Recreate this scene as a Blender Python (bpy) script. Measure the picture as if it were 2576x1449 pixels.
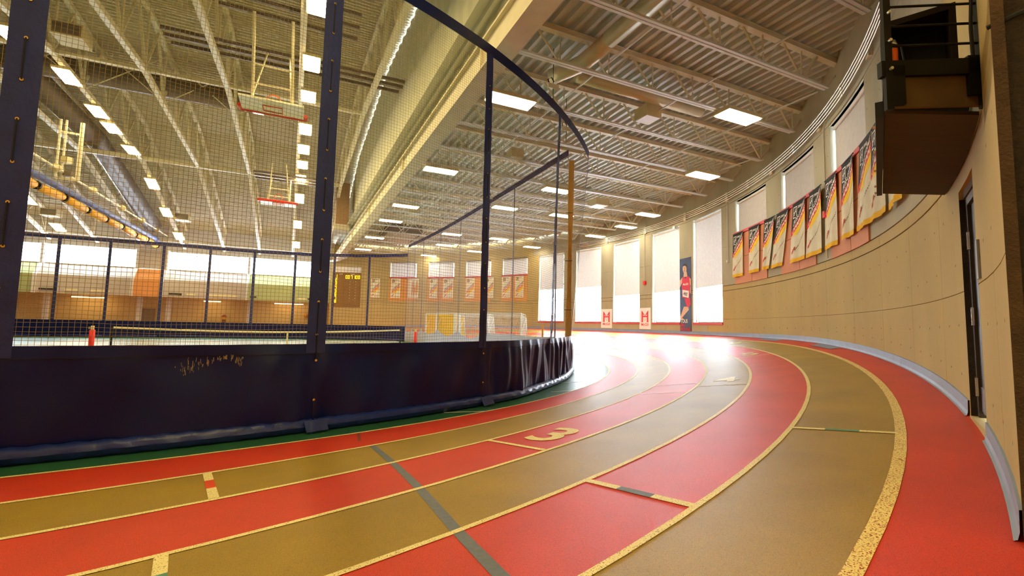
import bpy, math, random
import numpy as np
from mathutils import Vector, Matrix
random.seed(7); rng = np.random.default_rng(7)
for o in list(bpy.data.objects): bpy.data.objects.remove(o, do_unlink=True)
scn = bpy.context.scene
col = scn.collection
# ------------------------------------------------------------------ camera, sky, exposure
HC = 1.5; FPX = 1140.69; PIT = 0.0795836; ROLL = 0.022
cam_d = bpy.data.cameras.new('camera'); cam = bpy.data.objects.new('camera', cam_d); col.objects.link(cam)
cam_d.sensor_width = 36.0; cam_d.lens = FPX/2576*36.0; cam_d.clip_start = .05; cam_d.clip_end = 400
cam_d.shift_x = 0; cam_d.shift_y = 0
_f = Vector((0, math.cos(PIT), math.sin(PIT))); _u = Vector((0, -math.sin(PIT), math.cos(PIT))); _r = Vector((1, 0, 0))
# image roll: horizon falls to the right
_rr = _r*math.cos(ROLL) + _u*math.sin(ROLL); _uu = _u*math.cos(ROLL) - _r*math.sin(ROLL)
M = Matrix(((_rr.x, _uu.x, -_f.x, 0), (_rr.y, _uu.y, -_f.y, 0), (_rr.z, _uu.z, -_f.z, HC), (0, 0, 0, 1)))
cam.matrix_world = M
scn.camera = cam
w = bpy.data.worlds.new('sky'); scn.world = w; w.use_nodes = True
bg = w.node_tree.nodes['Background']; bg.inputs[0].default_value = (.80, .90, 1, 1); bg.inputs[1].default_value = 18.0
scn.view_settings.view_transform = 'Standard'; scn.view_settings.look = 'None'
scn.view_settings.gamma = 1; scn.view_settings.use_curve_mapping = False
scn.view_settings.exposure = .78
scn.cycles.use_denoising = True
scn.cycles.max_bounces = 8; scn.cycles.transparent_max_bounces = 16; scn.cycles.diffuse_bounces = 4
scn.cycles.glossy_bounces = 3; scn.cycles.caustics_reflective = False; scn.cycles.caustics_refractive = False
scn.cycles.sample_clamp_indirect = 6
LAMP = 27.0
# ------------------------------------------------------------------ site geometry
C = np.array([-13.813, 19.222]); R1 = 17.559; LW = .9007; TH = .5501; RW = 23.529
BK = .19727; RL = 20.26; RO = -4.743
TB = math.radians(24.5)
UB = np.array([math.cos(TB), math.sin(TB)]); VB = np.array([-UB[1], UB[0]])
S_END = R1*(TB + math.pi/2 - (TH - math.pi/2)); D_WALL = RW - R1
def skew(u): return -.024*min(max((u+1)/4, 0), 1)
def W(u, v, z=0.0):
    p = C + (u + skew(u)*v*0)*UB + v*VB
    return (p[0], p[1], z)
def W2(u, v, z=0.0):                       # girder-side bay is a touch out of square
    p = C + (u + skew(u)*v)*UB + v*VB
    return (p[0], p[1], z)
def CP(ang, z, r=RW):
    a = math.radians(ang); return (C[0]+r*math.cos(a), C[1]+r*math.sin(a), z)
def smooth(t):
    t = min(max(t, 0), 1); return t*t*(3-2*t)
def bank(s): return BK*min(smooth((s-RO)/RL), smooth((S_END-RO-s)/RL))
def SD(s, d, dz=0.0):
    z = bank(s)*max(d, 0) + dz
    if s < 0:
        a = TH-math.pi/2; t = np.array([math.cos(TH), math.sin(TH)])
        p = C + (R1+d)*np.array([math.cos(a), math.sin(a)]) + t*s
    elif s > S_END:
        a = TB+math.pi/2; p = C + (R1+d)*np.array([math.cos(a), math.sin(a)]) - UB*(s-S_END)
    else:
        a = TH-math.pi/2 + s/R1; p = C + (R1+d)*np.array([math.cos(a), math.sin(a)])
    return (p[0], p[1], z)
def ang2s(ang): return (math.radians(ang)-(TH-math.pi/2))*R1
def wall_base(ang): return bank(ang2s(ang))*D_WALL
# ------------------------------------------------------------------ materials
def lin(c):
    return tuple((x/255/12.92 if x/255 <= .04045 else ((x/255+.055)/1.055)**2.4) for x in c) + (1,)
def nodes(m):
    m.use_nodes = True; nt = m.node_tree; return nt, nt.nodes['Principled BSDF'], nt.nodes, nt.links
def mat(name, c, rough=.5, var=.12, scale=6, metal=0, spec=.5, bump=0, bscale=60, stretch=None, fine=0, fscale=300, c2=None, coat=0):
    m = bpy.data.materials.new(name); nt, p, N, L = nodes(m)
    p.inputs['Roughness'].default_value = rough; p.inputs['Metallic'].default_value = metal
    p.inputs['Specular IOR Level'].default_value = spec; p.inputs['Coat Weight'].default_value = coat
    tc = N.new('ShaderNodeTexCoord'); mp = N.new('ShaderNodeMapping'); L.new(tc.outputs['Object'], mp.inputs[0])
    if stretch: mp.inputs['Scale'].default_value = stretch
    nz = N.new('ShaderNodeTexNoise'); nz.inputs['Scale'].default_value = scale; nz.inputs['Detail'].default_value = 5
    L.new(mp.outputs[0], nz.inputs[0])
    rp = N.new('ShaderNodeValToRGB'); L.new(nz.outputs[0], rp.inputs[0])
    a = lin(c); b = lin(c2) if c2 else None
    rp.color_ramp.elements[0].position = .3; rp.color_ramp.elements[1].position = .72
    rp.color_ramp.elements[0].color = b if b else tuple(min(1, x*(1-var)) for x in a[:3])+(1,)
    rp.color_ramp.elements[1].color = a if b else tuple(min(1, x*(1+var)) for x in a[:3])+(1,)
    out = rp.outputs[0]
    if fine:
        n2 = N.new('ShaderNodeTexNoise'); n2.inputs['Scale'].default_value = fscale; n2.inputs['Detail'].default_value = 2
        L.new(tc.outputs['Object'], n2.inputs[0])
        r2 = N.new('ShaderNodeValToRGB'); L.new(n2.outputs[0], r2.inputs[0])
        r2.color_ramp.elements[0].position = .35; r2.color_ramp.elements[1].position = .52
        r2.color_ramp.elements[0].color = (1-fine,)*3+(1,); r2.color_ramp.elements[1].color = (1, 1, 1, 1)
        mx = N.new('ShaderNodeMix'); mx.data_type = 'RGBA'; mx.blend_type = 'MULTIPLY'; mx.inputs[0].default_value = 1
        L.new(out, mx.inputs[6]); L.new(r2.outputs[0], mx.inputs[7]); out = mx.outputs[2]
    L.new(out, p.inputs['Base Color'])
    if bump:
        n3 = N.new('ShaderNodeTexNoise'); n3.inputs['Scale'].default_value = bscale; n3.inputs['Detail'].default_value = 4
        L.new(mp.outputs[0], n3.inputs[0])
        bp = N.new('ShaderNodeBump'); bp.inputs['Strength'].default_value = bump; bp.inputs['Distance'].default_value = .02
        L.new(n3.outputs[0], bp.inputs['Height']); L.new(bp.outputs[0], p.inputs['Normal'])
    return m
def emit(name, c, s):
    m = bpy.data.materials.new(name); m.use_nodes = True; nt = m.node_tree; nt.nodes.clear()
    e = nt.nodes.new('ShaderNodeEmission'); e.inputs[0].default_value = lin(c); e.inputs[1].default_value = s
    o = nt.nodes.new('ShaderNodeOutputMaterial'); nt.links.new(e.outputs[0], o.inputs[0]); return m
def glass(name):
    m = bpy.data.materials.new(name); m.use_nodes = True; nt = m.node_tree; nt.nodes.clear()
    t = nt.nodes.new('ShaderNodeBsdfTransparent'); t.inputs[0].default_value = (.96, .98, 1, 1)
    g = nt.nodes.new('ShaderNodeBsdfGlossy'); g.inputs['Roughness'].default_value = .02
    mx = nt.nodes.new('ShaderNodeMixShader'); mx.inputs[0].default_value = .05
    o = nt.nodes.new('ShaderNodeOutputMaterial')
    nt.links.new(t.outputs[0], mx.inputs[1]); nt.links.new(g.outputs[0], mx.inputs[2]); nt.links.new(mx.outputs[0], o.inputs[0]); return m
def cloth(name, c, trans, var=.05, scale=8):      # thin fabric that lets some light through
    m = mat(name, c, .9, var, scale, spec=.1); nt = m.node_tree; p = nt.nodes['Principled BSDF']
    t = nt.nodes.new('ShaderNodeBsdfTranslucent'); t.inputs[0].default_value = lin(c)
    mx = nt.nodes.new('ShaderNodeMixShader'); mx.inputs[0].default_value = trans
    o = [n for n in nt.nodes if n.type == 'OUTPUT_MATERIAL'][0]
    nt.links.new(p.outputs[0], mx.inputs[1]); nt.links.new(t.outputs[0], mx.inputs[2]); nt.links.new(mx.outputs[0], o.inputs[0]); return m
def worn(name, c, c2, amount, scale=55):          # paint worn through in specks
    m = mat(name, c, .5, .05, 4); nt = m.node_tree; p = nt.nodes['Principled BSDF']
    src = p.inputs['Base Color'].links[0].from_socket
    tc = nt.nodes.new('ShaderNodeTexCoord'); n = nt.nodes.new('ShaderNodeTexNoise'); n.inputs['Scale'].default_value = scale; n.inputs['Detail'].default_value = 3
    nt.links.new(tc.outputs['Object'], n.inputs[0])
    r = nt.nodes.new('ShaderNodeValToRGB'); r.color_ramp.elements[0].position = amount; r.color_ramp.elements[1].position = amount+.04
    nt.links.new(n.outputs[0], r.inputs[0])
    mx = nt.nodes.new('ShaderNodeMix'); mx.data_type = 'RGBA'; mx.inputs[6].default_value = lin(c2)
    nt.links.new(r.outputs[0], mx.inputs[0]); nt.links.new(src, mx.inputs[7]); nt.links.new(mx.outputs[2], p.inputs['Base Color']); return m
TRK = dict(rough=.42, var=.12, scale=1.3, fine=.42, fscale=230, spec=.5, bump=.35, bscale=260)
m_red = mat('red track rubber', (226, 60, 28), **TRK)
m_olive = mat('olive track rubber', (174, 143, 44), **TRK)
m_green = mat('green court rubber', (46, 104, 70), rough=.33, var=.1, scale=1, fine=.2, fscale=120)
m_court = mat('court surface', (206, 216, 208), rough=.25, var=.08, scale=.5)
m_line = worn('worn cream line paint', (248, 236, 176), (150, 112, 52), .37, 120)
m_line7 = worn('worn outer line paint', (246, 228, 156), (165, 70, 38), .41, 95)
m_white = mat('white line paint', (238, 238, 225), .5, .04)
m_bluep = mat('grey blue line paint', (104, 112, 132), .5, .12, 30)
m_teal = mat('teal line paint', (84, 150, 130), .5, .1, 30)
m_redp = mat('orange red mark paint', (226, 74, 34), .5, .1)
m_conc = mat('board formed concrete', (188, 165, 108), .85, .09, .8, bump=.2, bscale=18, stretch=(1, 1, .3))
m_conc2 = mat('upper wall concrete', (176, 168, 142), .85, .12, 1.2, bump=.25, bscale=18, stretch=(1, 1, .35))  # greyed to put window daylight into the colour of the piers
m_conc_day = mat('daylight grey concrete', (178, 167, 136), .85, .09, .8, bump=.2, bscale=18, stretch=(1, 1, .3))  # same concrete with the window daylight put into its colour
m_rough = mat('rough dark concrete', (46, 34, 22), .95, .25, 5, bump=.6, bscale=30, fine=.3, fscale=12)
m_dark = mat('brown recess', (84, 68, 44), .9, .1)
m_base = mat('blue grey cove base', (136, 154, 184), .5, .08, 3)
m_steel = mat('cream painted steel', (226, 218, 196), .5, .06, 3)
m_steelw = mat('white painted steel', (224, 230, 236), .45, .04, 3)
m_deck = mat('cream steel deck', (208, 210, 208), .42, .06, 2)
m_deck2 = mat('pale roof deck', (200, 192, 168), .55, .08, 2)
m_duct = mat('spiral duct', (216, 206, 180), .38, .06, 4, metal=.2)
m_ductd = mat('grey brown duct', (112, 102, 98), .45, .08, 2, metal=.2)
m_navy = mat('navy vinyl', (6, 23, 88), .34, .2, 1.6, spec=.28, bump=.5, bscale=3, stretch=(1, 1, .45))
m_navy2 = mat('navy webbing', (20, 36, 108), .5, .2, 4, bump=.3, bscale=22)
m_skirt2 = cloth('haze pale blue vinyl', (176, 178, 190), .4)  # paleness paints the bright haze over the end curtain's skirt
m_roll = mat('bright navy hem', (24, 44, 124), .34, .2, 5, bump=.5, bscale=9)
m_net = mat('tan net cord', (150, 126, 72), .8, .05)
m_netg = mat('grey net cord', (160, 158, 165), .8, .05)
m_netf = cloth('gathered tan net', (214, 160, 74), .45)
m_rope = mat('black lacing rope', (16, 15, 15), .8, .1)
m_brass = mat('brass grommet', (226, 190, 96), .25, .05, metal=.8)
m_lamp = emit('lit lamp lens', (255, 240, 204), LAMP*.72)
m_lampw = emit('warm lit lamp lens', (255, 226, 150), LAMP*1.35)
m_tube = emit('fluorescent tube', (255, 222, 150), 9)
m_led = emit('amber led', (255, 190, 10), 3.2)
m_house = mat('lamp housing', (214, 200, 160), .5, .05)
m_glass = glass('window glass')
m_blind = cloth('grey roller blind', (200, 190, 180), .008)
m_blindw = cloth('sunlit white blind', (232, 232, 236), .013)  # white copy of the grey blind, daylight glow put into its colour
m_alum = mat('white window frame', (226, 226, 226), .4, .04)
m_reds = mat('red painted sill', (206, 44, 62), .45, .06)
m_pink = mat('salmon plywood', (214, 142, 104), .75, .07, 1.5)
m_orange = mat('orange plywood', (226, 158, 84), .75, .07, 1.5)
m_black = mat('black satin steel', (12, 11, 10), .55, .1, spec=.3)
m_ply = mat('brown plywood', (66, 50, 38), .85, .16, 2, stretch=(1, 6, 6))
m_door = mat('grey blue door', (96, 102, 122), .35, .08, 2)
m_doord = mat('dark brown door frame', (46, 34, 22), .5, .1)
m_chrome = mat('bright hinge steel', (226, 224, 214), .25, .03, metal=.7)
m_bwhite = cloth('white banner cloth', (244, 238, 214), .15)
m_bblack = mat('black banner cloth', (38, 36, 36), .85, .1)
m_bred = mat('red banner cloth', (226, 34, 26), .8, .05)
m_byel = mat('yellow banner cloth', (250, 204, 22), .8, .05)
m_fringe = mat('gold fringe', (240, 186, 30), .9, .15, 60)
m_btext = mat('white print', (248, 244, 236), .8, .02)
m_ktext = mat('black print', (46, 42, 38), .8, .02)
m_gold = mat('gold print', (148, 112, 50), .7, .05)
m_bann = mat('white vinyl sign', (244, 244, 248), .5, .02)
m_crest = mat('crimson print', (222, 40, 78), .6, .03)
m_post = mat('dark poster', (40, 44, 62), .5, .3, 1.2, c2=(58, 84, 138))
m_skin = mat('printed skin', (226, 184, 158), .6, .04)
m_hair = mat('printed hair', (44, 28, 22), .6, .1)
m_board = mat('brown scoreboard face', (128, 84, 18), .5, .08)
m_redpad = mat('red pad', (226, 30, 24), .5, .06)
m_yellow = mat('yellow cloth', (240, 166, 28), .6, .1, 3)
m_blue = mat('blue cloth', (70, 84, 140), .6, .1, 3)
m_goaly = cloth('yellow goal sheet', (250, 206, 20), .3)
m_goalw = mat('white goal tube', (246, 244, 234), .45, .03)
m_tape = mat('cream net tape and glint', (240, 228, 180), .7, .04)
m_blacknet = mat('dark net cord', (34, 36, 44), .8, .05)
m_wgrey = mat('grey wall cladding', (196, 188, 182), .7, .05, 1)
m_wgreen = mat('pale green wall cladding', (176, 188, 134), .7, .05, 1)
m_worange = mat('orange wall cladding', (226, 152, 84), .7, .05, 1)
m_wbeige = mat('beige block wall', (220, 186, 124), .8, .06, 1.5)
m_wwhite = mat('white wall', (226, 226, 226), .7, .04, 1)
m_brown = mat('taupe door', (140, 112, 92), .5, .06)
m_copper = mat('copper tube', (206, 92, 28), .2, .1, metal=.1)
m_clad = mat('white ribbed cladding', (214, 214, 196), .6, .05, 2)
# ------------------------------------------------------------------ mesh helpers
class MB:
    def __init__(s): s.v = []; s.f = []; s.sm = False
    def add(s, vs, fs):
        b = len(s.v); s.v += [tuple(map(float, x)) for x in vs]; s.f += [tuple(b+i for i in f) for f in fs]; return s
    def box(s, c, d, ax=None):           # centre, full sizes, axes (3 vectors)
        c = np.array(c, float); ax = np.eye(3) if ax is None else np.array(ax, float)
        h = np.array(d, float)/2; vs = []
        for i in (-1, 1):
            for j in (-1, 1):
                for k in (-1, 1): vs.append(c + ax[0]*h[0]*i + ax[1]*h[1]*j + ax[2]*h[2]*k)
        return s.add(vs, [(0, 1, 3, 2), (4, 6, 7, 5), (0, 4, 5, 1), (2, 3, 7, 6), (0, 2, 6, 4), (1, 5, 7, 3)])
    def bar(s, p, q, w=.05, h=.05, up=(0, 0, 1)):
        p = np.array(p, float); q = np.array(q, float); x = q-p; l = np.linalg.norm(x); x = x/l
        up = np.array(up, float)
        if abs(x@up) > .98: up = np.array([UB[0], UB[1], 0])
        y = np.cross(up, x); y /= np.linalg.norm(y); z = np.cross(x, y)
        return s.box((p+q)/2, (l, w, h), (x, y, z))
    def tube(s, pts, r, n=8, cap=True):
        pts = [np.array(p, float) for p in pts]; rings = []; b = len(s.v); k = len(pts)
        for i, p in enumerate(pts):
            t = pts[min(i+1, k-1)]-pts[max(i-1, 0)]; t = t/np.linalg.norm(t)
            a = np.array([0, 0, 1.]) if abs(t[2]) < .9 else np.array([1., 0, 0])
            e = np.cross(a, t); e /= np.linalg.norm(e); g = np.cross(t, e)
            rr = r[i] if hasattr(r, '__len__') else r
            for j in range(n):
                th = 2*math.pi*j/n; s.v.append(tuple(p + rr*(math.cos(th)*e + math.sin(th)*g)))
        for i in range(k-1):
            for j in range(n):
                s.f.append((b+i*n+j, b+i*n+(j+1) % n, b+(i+1)*n+(j+1) % n, b+(i+1)*n+j))
        if cap: s.f.append(tuple(b+j for j in range(n))[::-1]); s.f.append(tuple(b+(k-1)*n+j for j in range(n)))
        return s
    def grid(s, rows):                   # rows of points -> quads
        b = len(s.v); n = len(rows[0])
        for r in rows: s.v += [tuple(map(float, p)) for p in r]
        for i in range(len(rows)-1):
            for j in range(n-1): s.f.append((b+i*n+j, b+i*n+j+1, b+(i+1)*n+j+1, b+(i+1)*n+j))
        return s
    def slab(s, pts, t):                 # polygon (3d points, planar) thickened along vector t
        n = len(pts); a = [np.array(p, float) for p in pts]; t = np.array(t, float)
        return s.add(a+[p+t for p in a], [tuple(range(n))[::-1], tuple(range(n, 2*n))]+[(i, (i+1) % n, n+(i+1) % n, n+i) for i in range(n)])
    def cblock(s, a0, a1, z0, z1, r0, r1, seg=1.2):   # curved block between angles; z0/z1 may be functions of angle
        n = max(1, int(abs(a1-a0)/seg+.5)); f0 = z0 if callable(z0) else (lambda a: z0); f1 = z1 if callable(z1) else (lambda a: z1)
        b = len(s.v)
        for i in range(n+1):
            a = a0+(a1-a0)*i/n
            s.v += [CP(a, f0(a), r0), CP(a, f0(a), r1), CP(a, f1(a), r1), CP(a, f1(a), r0)]
        for i in range(n):
            k = b+i*4
            for j in range(4): s.f.append((k+j, k+(j+1) % 4, k+4+(j+1) % 4, k+4+j))
        s.f.append((b, b+3, b+2, b+1)); k = b+n*4; s.f.append((k, k+1, k+2, k+3)); return s
    def mesh(s, name, m, off=(0, 0, 0), smooth=False):
        me = bpy.data.meshes.new(name)
        vs = np.array(s.v, float)-np.array(off) if s.v else []
        me.from_pydata([tuple(x) for x in vs], [], s.f); me.materials.append(m)
        if smooth: me.polygons.foreach_set('use_smooth', [True]*len(me.polygons))
        me.update(); return me
def thing(name, label, cat, loc=(0, 0, 0), group=None, kind=None):
    o = bpy.data.objects.new(name, None); col.objects.link(o); o.location = loc; o.empty_display_size = .2
    o['label'] = label; o['category'] = cat
    if group: o['group'] = group
    if kind: o['kind'] = kind
    return o
def obj(name, mb, m, parent=None, smooth=False, label=None, cat=None, group=None, kind=None, loc=None):
    """mb in world coordinates; stored relative to the parent chain"""
    off = np.zeros(3)
    p = parent
    while p is not None: off += np.array(p.location); p = p.parent
    base = np.array(loc, float) if loc is not None else off
    o = bpy.data.objects.new(name, mb.mesh(name, m, base, smooth)); col.objects.link(o)
    if parent is not None: o.parent = parent
    if loc is not None: o.location = np.array(loc)-off
    for k, v in (('label', label), ('category', cat), ('group', group), ('kind', kind)):
        if v: o[k] = v
    return o
def share(name, me, parent, loc, rot=None, scale=None, label=None):
    o = bpy.data.objects.new(name, me); col.objects.link(o); o.parent = parent; o.location = loc
    if rot is not None: o.rotation_euler = rot
    if scale is not None: o.scale = scale
    if label: o['label'] = label
    return o
ORD = 'nearest second third fourth fifth sixth seventh eighth ninth tenth eleventh twelfth thirteenth fourteenth fifteenth sixteenth seventeenth eighteenth nineteenth twentieth'.split()
_tc = {}
def text_mesh(s, shear=0):
    if (s, shear) in _tc: return _tc[(s, shear)]
    c = bpy.data.curves.new('t', 'FONT'); c.body = s; c.size = 1; c.shear = shear; c.resolution_u = 3; c.offset = .018
    o = bpy.data.objects.new('t', c); col.objects.link(o); bpy.context.view_layer.update()
    dg = bpy.context.evaluated_depsgraph_get(); me = o.evaluated_get(dg).to_mesh()
    v = np.array([x.co[:2] for x in me.vertices]); f = [tuple(p.vertices) for p in me.polygons]
    bpy.data.objects.remove(o, do_unlink=True); bpy.data.curves.remove(c)
    mn, mx = v.min(0), v.max(0); v = (v-mn)/(mx-mn); asp = (mx-mn)[0]/(mx-mn)[1]
    _tc[(s, shear)] = (v, f, asp); return _tc[(s, shear)]
def text_to(mb, s, fn, shear=0):          # fn maps unit (x, y) to a 3d point
    v, f, a = text_mesh(s, shear); mb.add([fn(x, y) for x, y in v], f); return mb
# ================================================================== FLOOR AND TRACK
def sgrid(s0, s1, step=.5):
    n = max(2, int((s1-s0)/step)+1); return np.linspace(s0, s1, n+1)
S0, S1 = -16.0, 82.0
SS = sgrid(S0, S1, .45)
mb = MB()
inner = [SD(s, 0, 0) for s in SS]
cc = [(C[0], C[1], 0)]
mb.add(cc + inner, [(0, i, i+1) for i in range(1, len(inner))])
pl = [W(-40, -26, -.02), W(26, -26, -.02), W(26, 26, -.02), W(-40, 26, -.02)]
mb.add(pl, [(0, 1, 2, 3)])
floor = obj('floor', mb, m_green, label='green rubber floor of the hall with a banked running track round it', cat='floor', kind='structure')
def strip(s0, s1, d0, d1, dz, step=.45, nd=1, nds=None):
    rows = []
    for s in sgrid(s0, s1, step): rows.append([SD(s, d0+(d1-d0)*j/nd, dz) for j in range(nd+1)])
    return MB().grid(rows)
track_m = [m_red, m_olive]*3
for i in range(6):
    obj('lane', strip(S0, S1, i*LW, (i+1)*LW, .002, nd=2), track_m[i], floor)
obj('outer_margin', strip(S0, S1, 6*LW, D_WALL+.05, .002, nd=2), m_red, floor)
for i in range(7):
    hw = .024 if i < 6 else .042
    obj('lane_line', strip(S0, S1, i*LW-hw, i*LW+hw, .006), m_line if i < 6 else m_line7, floor)
def mark(name, s, d0, d1, hw, m, dz=.0075): obj(name, strip(s-hw, s+hw, d0, d1, dz, step=hw*2), m, floor)
E_ = .024
def mk(s, k, hw, segs):
    for (t0, t1, m) in segs: mark('start_mark', s, k*LW+E_+(LW-2*E_)*t0, k*LW+E_+(LW-2*E_)*t1, hw, m)
mk(3.98, 2, .027, [(0, 1, m_line)])
mk(3.53, 4, .03, [(0, .33, m_line), (.33, .66, m_bluep), (.66, 1, m_line)])
mk(5.58, 5, .027, [(0, .33, m_line), (.33, .66, m_teal), (.66, 1, m_line)])
mk(1.535, 1, .033, [(0, .32, m_line), (.32, .63, m_redp), (.63, 1, m_line)])
mk(1.265, 3, .03, [(0, .3, m_line), (.3, .62, m_teal), (.62, 1, m_line)])
mk(8.45, 3, .02, [(0, 1, m_line)]); mk(8.85, 2, .014, [(0, 1, m_white)]); mk(7.79, 2, .012, [(0, 1, m_white)])
mk(12.67, 4, .02, [(0, 1, m_line)]); mk(16.12, 5, .02, [(0, 1, m_line)]); mk(15.38, 3, .02, [(0, 1, m_white)])
# grey blue cross stripe that runs slightly askew over the lanes
rows = []
for i in range(25):
    d = .93+(5.4-.93)*i/24; s = np.interp(d, [.16, .96, 1.77, 2.7, 3.57, 4.2, 6], [3.22, 3.04, 2.88, 2.69, 2.5, 2.39, 2.1])
    rows.append([SD(s-.033, d, .0045), SD(s+.033, d, .0045)])
obj('cross_stripe', MB().grid(rows), m_bluep, floor)
rows = [[SD(3.26-.2*t-.02, .04+.5*t, .0045), SD(3.26-.2*t+.02, .04+.5*t, .0045)] for t in np.linspace(0, 1, 5)]
obj('cross_stripe', MB().grid(rows), mat('faded stripe', (150, 70, 52), .5), floor)
def infline(a, b):
    a = np.array(SD(*a)); b = np.array(SD(*b)); t = (b-a)/np.linalg.norm(b-a); n = np.array([-t[1], t[0], 0])*.02
    obj('infield_line', MB().add([a-n+[0, 0, .006], b-n+[0, 0, .006], b+n+[0, 0, .006], a+n+[0, 0, .006]], [(0, 1, 2, 3)]), m_white, floor)
infline((10.1, -.8), (11.13, -.04)); infline((8.4, -.35), (8.94, -.02)); infline((5.0, -.4), (5.6, -.02))
for txt, s, d, ls, wd in (('3', 4.22, 2.08, .66, .40), ('4', 8.8, 2.93, .62, .46), ('5', 12.86, 3.84, .62, .44), ('6', 16.3, 4.68, .62, .42)):
    obj('lane_number', text_to(MB(), txt, lambda x, y: SD(s+.0+y*ls, d+x*wd, .0075)), m_line, floor)
for (s0, s1) in ((15.3, 16.4), (12.1, 13.2)):
    obj('floor_grille', strip(s0, s1, 5.66, 5.9, .012), m_base, floor)
# pale tennis court surface and its painted lines
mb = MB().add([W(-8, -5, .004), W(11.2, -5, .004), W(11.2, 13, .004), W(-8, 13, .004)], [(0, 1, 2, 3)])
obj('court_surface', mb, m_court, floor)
for v in (-4, 4.5, 12):
    obj('court_line', MB().add([W(-8, v-.03, .007), W(11, v-.03, .007), W(11, v+.03, .007), W(-8, v+.03, .007)], [(0, 1, 2, 3)]), m_white, floor)
# ================================================================== CURVED CONCRETE WALL
A0, A1 = -45.8, 98.0
WC = [-30.3+9.3*k for k in range(13)]         # bay centres in degrees
HWD = 3.17                                    # half window width in degrees
def wtype(c):
    if c < -25: return 'none'
    if c < 0: return 'upper'
    if c < 48: return 'tall'
    if c < 83: return 'upper'
    return 'none'
def wb(a): return wall_base(a)-.05
DOOR0, DOOR1 = -40.45, -38.2; DZ1 = 2.9
mb = MB(); RI, RO_ = RW+.03, RW+.42
cuts = [A0]
segs = []                                     # (a0, a1, list of z openings)
bays = [(c-HWD, c+HWD, wtype(c)) for c in WC if wtype(c) != 'none']
cur = A0
def wallseg(a0, a1, opening):
    if opening is None: mb.cblock(a0, a1, wb, 8.75, RI, RO_)
    else:
        z0, z1 = opening; mb.cblock(a0, a1, wb, z0, RI, RO_); mb.cblock(a0, a1, z1, 8.75, RI, RO_)
wallseg(A0, DOOR0, None); mb.cblock(DOOR0, DOOR1, DZ1, 8.75, RI, RO_); cur = DOOR1
for a0, a1, t in bays:
    wallseg(cur, a0, None)
    wallseg(a0, a1, (1.78, 7.1) if t == 'tall' else (5.66, 7.08)); cur = a1
wallseg(cur, A1, None)
wall = obj('wall_right', mb, m_dark, label='curved board-formed concrete wall round the end of the running track', cat='wall', kind='structure')
G = .009
def panels(a0, a1, z0, z1, m, thick=.03):
    if a0 > 46.5: m = m_conc  # concrete tone paints golden light far round, grey daylight by the windows
    elif a0 > 3 and m is m_conc: m = m_conc_day
    obj('concrete_panel', MB().cblock(a0+G, a1-G, z0, z1, RW, RW+thick), m, wall)
edges = [A0, -43, DOOR0] ; e2 = [DOOR1, -34.95]
k = -34.95
while k < A1-5: k += 4.65; e2.append(k)
e2[-1] = A1
allp = [(A0, -43), (-43, DOOR0)] + list(zip(e2[:-1], e2[1:]))
for a0, a1 in allp:
    lowtop = 1.94
    tall = [b for b in bays if b[2] == 'tall' and b[0] < a1 and b[1] > a0]
    pieces = [(a0, a1)]
    def cutp(ps, b):
        out = []
        for p0, p1 in ps:
            if b[1] <= p0 or b[0] >= p1: out.append((p0, p1)); continue
            if b[0]-p0 > .2: out.append((p0, b[0]))
            if p1-b[1] > .2: out.append((b[1], p1))
        return out
    for b in tall: pieces = cutp(pieces, b)
    for z0, z1, m in ((None, 1.936, m_conc), (1.944, 3.207, m_conc), (3.23, 3.436, m_conc)):
        if z0 is None and tall:
            panels(a0, a1, wb, 1.76, m)
            for p0, p1 in pieces: panels(p0, p1, 1.76, 1.93, m)
            continue
        for p0, p1 in pieces: panels(p0, p1, wb if z0 is None else z0, z1, m)
for i, c in enumerate(WC):                    # piers between the windows, then the band above
    a0 = c-9.3+HWD; a1 = c-HWD
    if wtype(c) == 'none' and c > 80: a1 = c+HWD
    a0 = max(a0, -37.4); a1 = min(a1, A1)
    if wtype(c) == 'none' and c < -25: a0, a1 = -37.4, c+9.3-HWD
    elif i == 1: continue
    if a1-a0 < .5: continue
    for z0, z1 in ((3.46, 5.203), (5.212, 7.12)):
        panels(a0, a1, z0, z1, m_conc2)
    if c > 0 and wtype(c) != 'none':
        pass
panels(84.5, 95.5, 3.465, 7.12, m_conc2); panels(95.5, A1, 3.465, 7.12, m_conc2)
for a0, a1 in allp:
    panels(a0, a1, 7.135, 8.72, m_conc2, .03)
for c in WC:                                  # under the upper windows, where boards cover the concrete
    if wtype(c) == 'upper': panels(c-HWD, c+HWD, 3.465, 5.6, m_conc2)
panels(A0, -43, 3.0, 7.12, m_conc); panels(-43, -37.4, 2.98, 7.12, m_conc)
panels(A0, DOOR0, 1.945, 2.97, m_conc)
# end of the wall beside the camera
ja = math.radians(A0); jd = np.array([math.cos(ja), math.sin(ja), 0]); jt = np.array([-jd[1], jd[0], 0])
p0 = np.array(CP(A0, 0)); 
obj('wall_end', MB().box(p0+jd*.55-jt*.02+[0, 0, 4.3], (1.1, .04, 8.9), (jd, jt, (0, 0, 1))), m_rough, wall, label='rough dark concrete end of the wall')
obj('wall_edge', MB().box(p0+jd*.02-jt*.05+[0, 0, 4.3], (.05, .03, 8.9), (jd, jt, (0, 0, 1))), mat('chipped edge', (74, 52, 28), .9, .3, 8, bump=.6), wall)
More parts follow.
